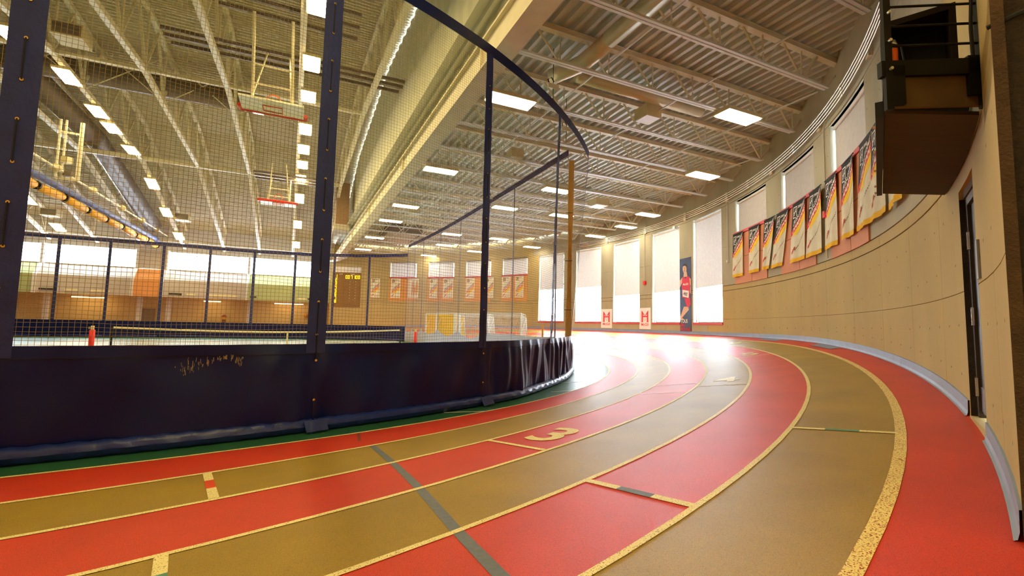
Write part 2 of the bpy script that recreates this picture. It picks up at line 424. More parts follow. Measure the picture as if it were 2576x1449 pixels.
# tie holes
mb = MB()
def hole(a, z, r=.016):
    c = np.array(CP(a, z, RW-.002)); t = np.array([-math.sin(math.radians(a)), math.cos(math.radians(a)), 0])
    mb.add([c+t*r*math.cos(q)+np.array([0, 0, 1])*r*math.sin(q) for q in np.linspace(0, 2*math.pi, 7)[:-1]], [tuple(range(6))])
for z in (1.59, 2.25, 2.85):
    for a in np.arange(-44.6, 4, 1.48):
        if DOOR0-.3 < a < DOOR1+.3: continue
        if rng.random() < .85: hole(a+rng.normal(0, .04), z+rng.normal(0, .012))
for a in np.arange(-44.6, 3, 1.48):
    if not (DOOR0-.3 < a < DOOR1+.3): hole(a, wall_base(a)+.38)
for c in WC:
    for z in (3.9, 4.6, 5.6, 6.3, 6.9):
        for dx in (-1.1, 1.1): hole(c+4.65+dx, z)
obj('tie_holes', mb, m_dark, wall, kind='stuff')
# cove base, in lengths
for a0, a1 in [(A0, DOOR0-.1)]+list(zip(np.linspace(DOOR1+.1, A1, 15)[:-1], np.linspace(DOOR1+.1, A1, 15)[1:])):
    mb = MB(); n = 8; rows = []
    for i in range(n+1):
        a = a0+.02+(a1-a0-.04)*i/n; b = wall_base(a)
        rows.append([CP(a, b+.002, RW-.04), CP(a, b+.012, RW-.024), CP(a, b+.05, RW-.016), CP(a, b+.16, RW-.014), CP(a, b+.165, RW+.005)])
    mb.grid(rows); obj('baseboard_right', mb, m_base, label='blue-grey cove base at the foot of the curved wall', cat='baseboard', kind='structure')
# door in the curved wall
dr = thing('door_1', 'grey-blue steel door recessed in the curved wall beside the gallery', 'door', CP(-39.3, .66, RW+.2), kind='structure')
lf = obj('leaf', MB().cblock(DOOR0+.05, DOOR1-.22, .72, DZ1-.07, RW+.075, RW+.12), m_door, dr)
obj('kick_plate', MB().cblock(DOOR0+.06, DOOR1-.24, .74, .98, RW+.068, RW+.074), mat('kick plate', (130, 128, 136), .35, metal=.4), lf)
obj('frame', MB().cblock(DOOR1-.24, DOOR1-.02, .66, DZ1-.02, RW+.045, RW+.14).cblock(DOOR0, DOOR1, DZ1-.08, DZ1, RW+.045, RW+.14).cblock(DOOR0, DOOR0+.05, .66, DZ1, RW+.045, RW+.14), m_doord, dr)
obj('jamb', MB().cblock(DOOR1-.01, DOOR1+.02, .66, DZ1, RW+.0, RW+.42).cblock(DOOR0-.02, DOOR0+.01, .66, DZ1, RW+.0, RW+.42), m_rough, dr)
obj('threshold', MB().cblock(DOOR0, DOOR1, .5, .68, RW-.01, RW+.4), m_conc, dr)
for z in (.98, 1.68, 2.45):
    obj('hinge', MB().cblock(DOOR1-.27, DOOR1-.2, z-.09, z+.09, RW+.03, RW+.05), m_chrome, lf)
pq = CP(-41.0, 2.1, RW-.012)
for nm_c, zz in (('upper black cable curving over the dark wall end', 3.42), ('lower black cable curving over the dark wall end', 3.16)):
    a_ = p0-jt*.05; cps = [a_+jd*t+np.array([0, 0, zz+.12*t+.02*math.sin(t*6)]) for t in np.linspace(-.02, .6, 8)]
    obj('black_cable', MB().tube(cps, .012, 6), m_rope, label=nm_c, cat='cable', loc=tuple(cps[0]))
obj('wall_plaque', MB().cblock(-41.05, -40.75, 1.97, 2.3, RW-.02, RW), mat('grey plaque', (124, 134, 156), .3), label='small blue-grey plate on the concrete just past the door', cat='plate', loc=pq)
# ------------------------------------------------------------------ windows
wn = 0
def make_window(c, t):
    global wn; wn += 1
    z0, z1 = (1.78, 7.1) if t == 'tall' else (5.66, 7.08); a0, a1 = c-HWD, c+HWD; rg = RW+.3
    where = {True: 'tall window in the curved wall', False: 'short high window in the curved wall'}[t == 'tall']
    o = thing('window_%d' % wn, where+' with roller blind, '+wlabel(c), 'window', CP(c, z0, rg), kind='structure')
    fr = MB(); e = .12
    fr.cblock(a0, a1, z0, z0+.06, rg, rg+.06).cblock(a0, a1, z1-.06, z1, rg, rg+.06)
    fr.cblock(a0, a0+e, z0, z1, rg, rg+.06).cblock(a1-e, a1, z0, z1, rg, rg+.06)
    ofr = obj('frame', fr, m_alum, o)
    obj('mullion', MB().cblock(c-.07, c+.07, z0, z1, rg, rg+.05), m_alum, o)
    zs = [z0, 3.45, 5.9, 6.55, z1] if t == 'tall' else [z0, 6.4, z1]
    for z in zs[1:-1]: obj('transom', MB().cblock(a0, a1, z-.025, z+.025, rg, rg+.05), m_alum, o)
    for q0, q1 in zip(zs[:-1], zs[1:]):
        for b0, b1 in ((a0+e, c-.07), (c+.07, a1-e)):
            rows = [[CP(b0+(b1-b0)*i/4, q0+.03, rg+.03) for i in range(5)], [CP(b0+(b1-b0)*i/4, q1-.03, rg+.03) for i in range(5)]]
            obj('pane', MB().grid(rows), m_glass, ofr)
    obj('reveal', MB().cblock(a0-.02, a0+.01, z0, z1, RW, rg+.12).cblock(a1-.01, a1+.02, z0, z1, RW, rg+.12).cblock(a0, a1, z1, z1+.03, RW, rg+.12), m_conc2, o)
    obj('sill', MB().cblock(a0-.05, a1+.05, z0-.1, z0, RW-.035, rg+.1), m_reds, o, label='red painted sill')
    # blind, its roller tube and white side pipe
    zb = {'tall': (3.55 if c < 30 else 4.3)}.get(t, z0+.03)  # tall blinds cut short so bare glass imitates their sunlit lower part
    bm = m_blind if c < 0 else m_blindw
    rows = []
    for j in range(9):
        z = zb+(z1-.1-zb)*j/8; rows.append([CP(a0+.3+(a1-a0-.42)*i/16, z, RW+.12+.008*math.sin(i*1.9+j*.35)) for i in range(17)])
    obj('blind', MB().grid(rows), bm, o, True)
    obj('roller', MB().tube([CP(a0+.15+(a1-a0-.3)*i/8, z1-.09, RW+.1) for i in range(9)], .055, 8), m_alum, o, True)
    obj('side_pipe', MB().tube([CP(a1-.22, z0+.02, RW+.14), CP(a1-.22, z1-.1, RW+.14)], .03, 8), m_steelw, o, True)
    return o
def wlabel(c):
    k = round((c+30.3)/9.3)
    return {1: 'behind the ninth red-topped board nearest the gallery', 2: 'above the middle salmon board', 3: 'above the salmon board farthest from the gallery',
            4: 'right of the runner poster', 5: 'left of the runner poster', 6: 'between the two white crest signs', 7: 'left of the farther white crest sign', 8: 'the farthest tall one, seen through the net',
            9: 'right of the goals, above two white banners', 10: 'with its blind hanging crooked', 11: 'above the banner with a torn flame print', 12: 'nearest the scoreboard'}.get(k, 'beside the gallery')
for c in WC:
    if wtype(c) != 'none': make_window(c, wtype(c))
# ------------------------------------------------------------------ coloured boards under the short windows
def board(c, m, lab):
    a0, a1 = c-HWD-.05, c+HWD+.1; o = thing('wall_board', lab, 'board', CP(c, 3.45, RW-.02))
    md = (a0+a1)/2-.2; zm = 4.55
    for b0, b1 in ((a0, md-.03), (md+.03, a1)):
        for q0, q1 in ((3.44, zm-.008), (zm+.008, 5.55)): obj('panel', MB().cblock(b0, b1, q0, q1, RW-.035, RW-.004), m, o)
    obj('top_rail', MB().cblock(a0-.05, a1+.05, 5.56, 5.68, RW-.06, RW), m_reds, o, label='red top rail')
bl = {-21.0: 'salmon plywood board with red top rail, nearest the gallery', -11.7: 'salmon plywood board with red top rail, middle of the three on the near curve', -2.4: 'salmon plywood board with red top rail, nearest the tall windows on the near curve',
      53.4: 'orange board with red rail on the far wall behind the goals', 62.7: 'orange board with red rail under the crooked blind', 72.0: 'orange board with red rail behind the torn flame banner', 81.3: 'orange board with red rail nearest the scoreboard'}
for c in WC:
    if wtype(c) == 'upper':
        kk = min(bl, key=lambda q: abs(q-c)); board(c, m_pink if c < 0 else m_orange, bl[kk])
# ------------------------------------------------------------------ banners
def bpt(at, ab, zt, zb, x, y, lift, ph):
    al = ab[0]+(at[0]-ab[0])*y; ar = ab[1]+(at[1]-ab[1])*y
    wav = .022*math.sin(x*7+ph+.6*y)*(1-.75*y)+.012*math.sin(x*15+ph*2)*(1-y)
    return CP(al+(ar-al)*x, zb+(zt-zb)*y, RW-.1+wav-lift)
def polyfill(poly, fn, nx=10):      # polygon as column strips: poly gives (lo, hi) of y as functions of x over [x0, x1]
    x0, x1, lo, hi = poly; rows = []
    for i in range(nx+1):
        x = x0+(x1-x0)*i/nx; a, b = lo(x), hi(x)
        rows.append([fn(x, a+(b-a)*j/6) for j in range(7)])
    return MB().grid(rows)
def banner(at, ab, zt, zb, year, sport, champ, dark, lab, group, flame=False):
    ph = random.random()*6; o = thing('championship_banner', lab, 'banner', CP((at[0]+at[1])/2, zt, RW-.1), group)
    f = lambda l: (lambda x, y: bpt(at, ab, zt, zb, x, y, l, ph))
    obj('cloth', polyfill((0, 1, lambda x: 0, lambda x: 1), f(0), 14), m_bwhite, o, True)
    obj('rod', MB().tube([bpt(at, ab, zt, zb, -.03, 1, 0, ph), bpt(at, ab, zt, zb, 1.03, 1, 0, ph)], .014, 6), m_black, o)
    cl = lambda v: min(max(v, 0), .995)
    g0 = (.50 if dark else .30); sl = .40 if dark else .40
    y1 = lambda x: g0+sl*x
    if flame:
        obj('flame_print', polyfill((.3, .95, lambda x: .2+.12*math.sin(x*30), lambda x: .72+.2*math.sin(x*17)), f(.004), 24), m_orange, o)
        return o
    if dark: obj('black_field', polyfill((0, 1, lambda x: cl(y1(x)), lambda x: .997), f(.003)), m_bblack, o, True)
    rx0 = 0.0 if dark else .1; rx1 = 1.0 if dark else .92
    obj('red_band', polyfill((rx0, rx1, lambda x: cl(y1(x)-.115+max(0, .24-x)*.12), lambda x: cl(y1(x))), f(.004)), m_bred, o, True)
    obj('yellow_band', polyfill((rx0+.2, rx1, lambda x: cl(y1(x)-.235+max(0, .42-x)*.25), lambda x: cl(y1(x)-.115)), f(.004)), m_byel, o, True)
    if dark: obj('fringe', polyfill((0, 1, lambda x: -.055, lambda x: .012), f(.004), 14), m_fringe, o, True)
    def diag(x0, x1, dy, h):      # text along the band
        return lambda x, y: f(.009)(x0+(x1-x0)*x, min(.985, y1(x0+(x1-x0)*x)+dy+h*y))
    obj('lettering', text_to(MB(), sport, diag(.16, .96, .015, .085), .2), m_btext if dark else m_ktext, o)
    obj('lettering', text_to(MB(), champ, diag(.12, .98, -.1, .082), .2), m_btext, o)
    q = lambda x0, x1, y0, y1_: (lambda x, y: f(.008)(x0+(x1-x0)*x, y0+(y1_-y0)*y))
    obj('lettering', text_to(MB(), year, q(.42, .74, .885 if dark else .9, .93 if dark else .935)), m_btext if dark else m_ktext, o)
    obj('lettering', text_to(MB(), 'SPORT ÉTUDIANT', lambda x, y: f(.008)(.34+.6*x, .14+.27*x+.035*y) if dark else f(.008)(.35+.55*x, .06+.03*y)), m_ktext, o)
    # outlined emblem, top left, and red flame-like mark, bottom left
    e = MB(); em = f(.008)
    def seg(x0, y0, x1, y1_): e.add([em(x0, y0), em(x1, y0), em(x1, y1_), em(x0, y1_)], [(0, 1, 2, 3)])
    if dark:
        seg(.1, .74, .13, .93); seg(.34, .76, .37, .93); seg(.1, .92, .37, .935); seg(.1, .735, .3, .75)
        e.add([em(.17, .775), em(.21, .775), em(.30, .9), em(.26, .9)], [(0, 1, 2, 3)]); e.add([em(.15, .82), em(.32, .84), em(.32, .855), em(.15, .835)], [(0, 1, 2, 3)])
        obj('emblem', e, m_btext, o)
    else:
        seg(.12, .78, .4, .94); oe = obj('emblem', e, m_gold, o)
        e2 = MB(); text_to(e2, 'C', lambda x, y: f(.011)(.18+.15*x, .81+.1*y)); obj('emblem_letter', e2, m_btext, oe)
    e = MB(); x0, y0 = (.1, .1) if dark else (.1, .07)
    for k in range(3):
        e.add([em(x0+.07*k, y0+.03*k), em(x0+.07*k+.1, y0+.012+.03*k), em(x0+.07*k+.13, y0+.06+.03*k), em(x0+.07*k+.05, y0+.05+.03*k)], [(0, 1, 2, 3)])
    obj('red_mark', e, m_bred, o)
    return o
NB = [((.85, -1.22), (1.15, -1.02), '2002', 'CROSS-COUNTRY', 'CHAMPIONS', 'farthest from the gallery, beside the wall conduit'),
      ((-2.45, -4.61), (-2.17, -4.31), '2002', 'CROSS-COUNTRY', 'CHAMPION', 'second from the tall windows'),
      ((-5.68, -7.78), (-5.06, -6.6), '2000', 'CROSS-COUNTRY', 'CHAMPIONNE', 'third from the tall windows, its foot twisted aside'),
      ((-8.17, -10.49), (-6.72, -8.95), '2001', 'ATHLÉTISME', 'CHAMPIONNE', 'swung towards the twisted one beside it'),
      ((-11.39, -13.77), (-10.52, -13.41), '2000', 'CROSS-COUNTRY', 'CHAMPIONNE', 'over the middle board, its foot flat and wide'),
      ((-14.54, -16.73), (-13.53, -16.44), '1999', 'CROSS-COUNTRY', 'CHAMPIONNE', 'left of the red alarm box on the pipe'),
      ((-17.48, -19.51), (-17.04, -19.32), '1997', 'ATHLÉTISME', 'CHAMPIONS', 'right of the red alarm box on the pipe'),
      ((-20.67, -22.7), (-20.19, -22.4), '1998', 'CROSS-COUNTRY', 'CHAMPION', 'over the board nearest the gallery'),
      ((-23.88, -26.0), (-22.84, -25.26), '1998', 'ATHLÉTISME', 'CHAMPIONNE', 'just left of the gallery frame'),
      ((-26.2, -28.2), (-25.3, -27.9), '1996', 'ATHLÉTISME', 'CHAMPIONS', 'half hidden behind the gallery, its red mark showing'),
      ((-28.5, -30.5), (-28.31, -30.6), '1995', 'ATHLÉTISME', 'CHAMPION', 'only its foot showing below the gallery')]
for i, (at, ab, yr, sp, ch, wh) in enumerate(NB):
    banner(at, ab, 5.6, 3.83+.03*math.sin(i), yr, sp, ch, True, 'black, red and yellow fringed banner '+wh, 'fringed banners on the near curve')
FB = [((88.76, 86.71), 'ATHLÉTISME', 'on bare wall right of the scoreboard'), ((84.09, 81.8), 'ATHLÉTISME', 'on the orange board nearest the scoreboard'),
      ((79.9, 77.4), 'F', 'with a torn flame print'), ((74.75, 72.78), 'CROSS-COUNTRY', 'left one above the yellow goals'), ((71.4, 68.8), 'CROSS-COUNTRY', 'right one above the yellow goals'),
      ((65.63, 63.42), 'ATHLÉTISME', 'under the crooked blind'), ((60.6, 58.6), 'ATHLÉTISME', 'mostly behind the curtain sleeve'), ((56.45, 54.22), 'CROSS-COUNTRY', 'left one of the pair above the white goals'), ((53.11, 50.88), 'ATHLÉTISME', 'right one of the pair above the white goals')]
for at, sp, wh in FB:
    banner(at, at, 5.56, 3.72, '1994', sp, 'CHAMPIONS', False, 'white striped banner on the far wall, '+wh, 'white banners on the far curve', flame=(sp == 'F'))
# ------------------------------------------------------------------ signs between the tall windows
def crest(a_l, a_r, zt, zb, lab):
    o = thing('crest_sign', lab, 'sign', CP((a_l+a_r)/2, zb, RW-.02)); q = lambda l: (lambda x, y: CP(a_l+(a_r-a_l)*x, zb+(zt-zb)*y, RW-.015-l))
    obj('sheet', MB().cblock(a_r, a_l, zb, zt, RW-.015, RW-.004), m_bann, o)
    e = MB(); f = q(.004)
    P = lambda pts: e.add([f(x, y) for x, y in pts], [tuple(range(len(pts)))])
    P([(.20, .34), (.33, .34), (.33, .80), (.20, .88)]); P([(.67, .34), (.80, .34), (.80, .88), (.67, .80)])       # two legs
    P([(.22, .86), (.30, .82), (.46, .66), (.46, .60), (.30, .74)]); P([(.78, .86), (.70, .82), (.54, .66), (.54, .60), (.70, .74)])
    P([(.30, .62), (.70, .62), (.70, .56), (.30, .56)])
    P([(.18, .32), (.34, .32), (.34, .345), (.18, .345)]); P([(.66, .32), (.82, .32), (.82, .345), (.66, .345)])
    for x, y in ((.42, .68), (.58, .68)): P([(x-.03, y), (x, y-.03), (x+.03, y), (x, y+.03)])
    for x, y in ((.43, .48), (.57, .48), (.5, .41)): P([(x-.025, y-.015), (x+.025, y-.015), (x+.025, y+.015), (x-.025, y+.015)])
    obj('crest', e, m_crest, o)
    obj('lettering', text_to(MB(), 'McGill', lambda x, y: q(.004)(.18+.64*x, .15+.13*y)), m_crest, o)
crest(31.55, 28.9, 2.67, 1.38, 'white crest sign left of the fourth tall window, the farther of two')
crest(22.35, 19.7, 2.67, 1.38, 'white crest sign nearer the runner poster')
a_l, a_r, zt, zb = 12.95, 10.45, 5.22, 1.32
po = thing('runner_poster', 'tall dark poster of a person running in a red vest between two windows', 'poster', CP(11.7, zb, RW-.02))
q = lambda l: (lambda x, y: CP(a_l+(a_r-a_l)*x, zb+(zt-zb)*y, RW-.02-l))
qw = lambda l: (lambda x, y: q(l)(min(.995, max(.005, .5+(x-.5)*1.22)), y))
obj('sheet', MB().cblock(a_r, a_l, zb, zt, RW-.02, RW-.004), m_post, po)
def PP(name, polys, m, l=.003):
    e = MB(); f = qw(l)
    for pts in polys: e.add([f(x, y) for x, y in pts], [tuple(range(len(pts)))])
    obj(name, e, m, po)
def ell(cx, cy, rx, ry, n=18): return [(cx+rx*math.cos(t), cy+ry*math.sin(t)) for t in np.linspace(0, 2*math.pi, n+1)[:-1]]
PP('printed_skin', [ell(.46, .855, .15, .06), [(.40, .81), (.60, .81), (.66, .74), (.36, .74)], [(.05, .70), (.30, .745), (.34, .70), (.12, .61), (.0, .60)], [(.72, .74), (.93, .70), (.98, .60), (.88, .50), (.82, .52), (.88, .61), (.76, .66)],
    [(.38, .335), (.70, .335), (.74, .29), (.42, .225), (.22, .18), (.10, .19)], [(.12, .19), (.22, .185), (.36, .17), (.3, .16), (.1, .17)]], m_skin)
PP('printed_hair', [[(.34, .89), (.4, .918), (.55, .92), (.66, .885), (.66, .84), (.6, .82), (.6, .87), (.5, .895)]], m_hair, .005)
PP('printed_face', [ell(.42, .868, .025, .005, 8), ell(.54, .868, .025, .005, 8), ell(.44, .825, .035, .006, 8), [(.47, .862), (.49, .862), (.5, .84), (.46, .84)]], m_hair, .006)
PP('printed_vest', [[(.28, .74), (.40, .745), (.5, .715), (.62, .745), (.80, .735), (.84, .62), (.80, .46), (.28, .46), (.24, .62)], [(.42, .45), (.84, .45), (.88, .36), (.72, .325), (.60, .33)]], m_crest, .005)
PP('printed_number', [[(.28, .57), (.76, .545), (.74, .45), (.30, .475)]], m_bann, .007)
e = MB(); text_to(e, '4987', lambda x, y: q(.009)(.34+.36*x, .49-.02*x+.05*y)); obj('lettering', e, m_ktext, po)
e = MB(); text_to(e, 'McGill', lambda x, y: q(.008)(.30+.46*x, .625+.03*y)); text_to(e, 'TOUS', lambda x, y: q(.008)(.06+.62*x, .115+.05*y)); obj('lettering', e, m_btext, po)
e = MB(); text_to(e, 'EN', lambda x, y: q(.008)(.06+.36*x, .062+.045*y)); text_to(e, 'ROUGE.', lambda x, y: q(.008)(.06+.9*x, .008+.045*y)); obj('lettering', e, m_bred, po)
# ------------------------------------------------------------------ scoreboard on the far curve
sb = thing('scoreboard', 'brown electronic timing board with amber digits on the far wall', 'scoreboard', CP(94.3, 2.83, RW-.1))
a_l, a_r, zb, zt = 97.5, 91.2, 2.83, 6.55
q = lambda l: (lambda x, y: CP(a_l+(a_r-a_l)*x, zb+(zt-zb)*y, RW-.14-l))
sbc = obj('cabinet', MB().cblock(a_r, a_l, zb, 6.02, RW-.14, RW-.01), m_board, sb)
obj('header', MB().cblock(a_r, a_l, 6.03, zt, RW-.15, RW-.01), m_bann, sb)
obj('lettering', text_to(text_to(MB(), 'LN', lambda x, y: q(.004)(.24+.1*x, .80+.03*y)), 'TIME', lambda x, y: q(.004)(.62+.16*x, .80+.03*y)), m_btext, sb)
SEG = {'0': 'abcdef', '1': 'bc', '2': 'abged', '3': 'abgcd', '4': 'fgbc', '5': 'afgcd', '6': 'afgcde', '7': 'abc', '8': 'abcdefg'}
def digit(ch, x0, y0, wd, ht):
    e = MB(); f = q(.006); t = .22*wd; th = .13*ht
    R = {'a': (0, ht-th, wd, ht), 'g': (0, ht/2-th/2, wd, ht/2+th/2), 'd': (0, 0, wd, th), 'f': (0, ht/2, t, ht), 'b': (wd-t, ht/2, wd, ht), 'e': (0, 0, t, ht/2), 'c': (wd-t, 0, wd, ht/2)}
    for sgm in SEG[ch]:
        a, b, c2, d = R[sgm]; e.add([f(x0+a, y0+b), f(x0+c2, y0+b), f(x0+c2, y0+d), f(x0+a, y0+d)], [(0, 1, 2, 3)])
    obj('digit', e, m_led, sbc)
for i, ch in enumerate('12345678'): digit(ch, .1, .72-.0905*i, .06, .075)
for x0, ch in ((.46, '0'), (.54, '0'), (.64, '7'), (.74, '1'), (.82, '0'), (.91, '0')): digit(ch, x0, .7, .065, .085)
for k in range(8):
    for x0 in (.62, .82): obj('unlit_dot', MB().add([q(.004)(x0, .62-.07*k), q(.004)(x0+.015, .62-.07*k), q(.004)(x0+.015, .635-.07*k), q(.004)(x0, .635-.07*k)], [(0, 1, 2, 3)]), m_btext, sb)
# ------------------------------------------------------------------ conduits on the curved wall
for z, r, lab in ((7.30, .10, 'lowest steel conduit of the bundle along the top of the curved wall'), (7.39, .11, 'second steel conduit from the bottom along the curved wall'), (7.48, .12, 'third steel conduit from the bottom along the curved wall'), (7.57, .13, 'topmost steel conduit along the curved wall')):
    o = thing('conduit', lab, 'conduit', CP(0, z, RW-r), 'conduits along the curved wall')
    opp = obj('pipe', MB().tube([CP(a, z, RW-r) for a in np.arange(-44, 46, 1.5)], .02, 6), m_chrome, o, True)
    for a in np.arange(-40, 44, 9.3): obj('coupling', MB().tube([CP(a, z, RW-r), CP(a+.3, z, RW-r)], .027, 6), m_chrome, opp)
for ia, a in enumerate(np.arange(-34.95, 44, 9.3)):
    obj('conduit_strap', MB().cblock(a-.25, a+.25, 7.22, 7.66, RW-.08, RW-.002), m_steel, label='cream strap over the conduits, %s one from the gallery along the curve' % ORD[ia], cat='bracket', group='conduit straps on the piers', loc=CP(a, 7.22, RW))
def drop(a, z0, z1, m, lab, boxm, bz, sz=.1):
    o = thing('wall_conduit', lab, 'conduit', CP(a, z0, RW-.03))
    obj('pipe', MB().tube([CP(a, z0, RW-.03), CP(a, z1, RW-.03), CP(a-.4, z1+.06, RW-.03)], .014, 6), m, o, True)
    obj('junction_box', MB().box(CP(a, bz, RW-.05), (.1, sz, sz*1.1), ((math.cos(math.radians(a)), math.sin(math.radians(a)), 0), (-math.sin(math.radians(a)), math.cos(math.radians(a)), 0), (0, 0, 1))), boxm, o)
drop(2.25, 4.56, 7.25, m_steelw, 'white conduit with a white box left of the fringed banners', m_alum, 4.52)
drop(21.0, 4.3, 7.25, m_steelw, 'thin white conduit with a red alarm box between tall windows', m_redpad, 4.2, .2)
drop(-17.05, 3.5, 7.2, m_yellow and m_steel, 'cream conduit with a red alarm box between two fringed banners', m_redpad, 4.72, .17)
obj('wall_lamp', MB().box(CP(13.5, 7.0, RW-.12), (.22, .2, .16), ((math.cos(.23), math.sin(.23), 0), (-math.sin(.23), math.cos(.23), 0), (0, 0, 1))), m_alum, label='small white speaker box high on the pier above the runner poster', cat='speaker', loc=CP(13.5, 7.0, RW-.12))
# ================================================================== GALLERY (black steel platform on the wall)
g = thing('gallery', 'black steel wall gallery with plywood underside and rod railing above the door', 'gallery', (3.46, 4.3, 3.15))
Z = 3.15
nl, fl, fr_, nr = np.array([2.79, 3.31, Z]), np.array([4.40, 5.30, Z]), np.array([5.14, 5.29, Z]), np.array([3.46, 3.24, Z])
arc = [np.array(CP(a, Z, RW-.01)) for a in np.linspace(-36.3, -42.6, 7)]
obj('soffit', MB().slab([nl, fl]+arc, (0, 0, .03)), m_ply, g, label='brown plywood underside')
dirl = (fl-nl)/np.linalg.norm(fl-nl); out = np.array([-dirl[1], dirl[0], 0])
obj('side_channel', MB().box((nl+fl)/2+out*.03+[0, 0, .04], (2.56, .05, .12), (dirl, out, (0, 0, 1))), m_black, g)
for t in (.1, .35, .6, .85, .97): obj('bolt', MB().tube([nl+(fl-nl)*t+out*.055+[0, 0, .0], nl+(fl-nl)*t+out*.075+[0, 0, .0]], .012, 6), m_chrome, g)
nd = (nr-nl)/np.linalg.norm(nr-nl); no = np.array([nd[1], -nd[0], 0]); L_ = np.linalg.norm(nr-nl)
obj('fascia', MB().box((nl+nr)/2+no*.02+[0, 0, .16], (L_, .03, .26), (nd, no, (0, 0, 1))), mat('stained fascia', (98, 76, 48), .9, .2, 4), g)
obj('floor_channel', MB().box((nl+nr)/2+no*.04+[0, 0, .32], (L_+.1, .05, .12), (nd, no, (0, 0, 1))), m_black, g)
obj('bracket', MB().box(nl+nd*.06+no*.045+[0, 0, .19], (.1, .04, .3), (nd, no, (0, 0, 1))), m_black, g)
obj('bracket', MB().box(nr-nd*.07+no*.045+[0, 0, .25], (.12, .04, .3), (nd, no, (0, 0, 1))), m_black, g)
for nm, p, wdt in (('post', nl, .05), ('post', nr-nd*.03, .05)):
    obj(nm, MB().box(p+no*.05+[0, 0, .95], (wdt, .035, 1.9), (nd, no, (0, 0, 1))), m_black, g)
for k in range(8):
    z = .5+.155*k; obj('rail_rod', MB().tube([nl+no*.05+[0, 0, z], nr+no*.05+[0, 0, z]], .009, 6), m_black, g)
obj('deck_plate', MB().slab([nl+[0, 0, .3], fl+[0, 0, .3]]+[p+[0, 0, .3] for p in arc], (0, 0, .04)), m_black, g)
for t in (.1, .5, .9): obj('bolt', MB().tube([nl+no*.08+[0, 0, .25+.55*t], nl+no*.1+[0, 0, .25+.55*t]], .012, 6), m_chrome, g)
obj('bent_rod', MB().tube([nl+nd*.03+no*.05+[0, 0, .52], nl+nd*.1+no*.05+[0, 0, .5], nl+nd*.12+no*.05+[0, 0, .36]], .006, 6), m_black, g)
cw = -out; P0 = np.array([3.085, 3.665, Z+.34]); ax = (cw, dirl, np.array([0, 0, 1.])); CWD, CH = .46, .62
cab = thing('dark_cabinet', 'dark brown open cabinet standing on the black gallery', 'cabinet', tuple(P0))
def cbox(c, d): return MB().box(P0+ax[0]*c[0]+ax[1]*c[1]+ax[2]*c[2], d, ax)
m_cab = mat('dark walnut', (28, 18, 10), .8, .2, 5, spec=.15)
obj('side', cbox((.02, .17, CH/2), (.04, .34, CH)), m_cab, cab); obj('side', cbox((CWD-.02, .17, CH/2), (.04, .34, CH)), m_cab, cab)
obj('top', cbox((CWD/2, .17, CH-.02), (CWD-.08, .34, .05)), m_cab, cab); obj('back', cbox((CWD/2, .33, CH/2), (CWD-.08, .02, CH-.1)), m_black, cab); obj('shelf', cbox((CWD/2, .17, .02), (CWD-.08, .32, .04)), m_black, cab)
tb = P0+ax[0]*.085+ax[1]*.06
ct = thing('copper_tube', 'shiny copper tube standing inside the dark cabinet', 'tube', tuple(tb+[0, 0, .04]))
obj('tube', MB().tube([tb+[0, 0, .08], tb+[0, 0, .4]], .026, 12), m_copper, ct, True)
obj('collar', MB().tube([tb+[0, 0, .04], tb+[0, 0, .085]], .032, 12), m_brass, ct, True); obj('collar', MB().tube([tb+[0, 0, .4], tb+[0, 0, .44], tb+[0, 0, .48]], [.03, .024, .01], 12), m_chrome, ct, True)
cabp = [np.array(CP(-42.9, 3.3, RW-.03)), np.array(CP(-43.1, 3.75, RW-.04)), np.array(CP(-43.6, 4.2, RW-.03)), np.array(CP(-44.6, 4.35, RW-.03))]
obj('black_cable', MB().tube(cabp, .012, 6), m_rope, label='black cable clipped to the concrete beside the gallery', cat='cable', loc=tuple(cabp[0]))
# ================================================================== LOW BAY CEILING
ZB = 8.62; RH = .11; UG = 8.0
mb = MB(); PITCH = .3
def arcv(u): return math.sqrt(max(.01, (RW+.1)**2-u*u))
prof = [(0, 0), (.1, 0), (.125, RH), (.275, RH)]
cols = []
u = UG-.6
while u < RW+.05:
    for du, dz in prof:
        uu = u+du; vv = arcv(min(uu, RW+.09)); cols.append([W2(uu, -vv, ZB+dz), W2(uu, 0, ZB+dz), W2(uu, vv, ZB+dz)])
    u += PITCH
mb.grid(cols)
ceil = obj('ceiling', mb, m_deck, label='cream ribbed steel deck over the curve of the track', cat='ceiling', kind='structure')
_bar = MB().box((0, 0, 0), (1, 1, 1)); _bar_me = _bar.mesh('member', m_steel)
_barw = MB().box((0, 0, 0), (1, 1, 1)); _barw_me = _barw.mesh('member', m_steelw)
def member(name, parent, p, q_, w_, h_, me=_bar_me):
    p = np.array(p, float); q_ = np.array(q_, float); d = q_-p; l = np.linalg.norm(d)
    o = bpy.data.objects.new(name, me); col.objects.link(o); o.parent = parent
    o.location = (p+q_)/2-np.array(parent.location)
    o.rotation_mode = 'QUATERNION'; o.rotation_quaternion = Vector(d).to_track_quat('X', 'Z'); o.scale = (l, w_, h_)
    return o
JV = [-20.5+2.1*k for k in range(21)]
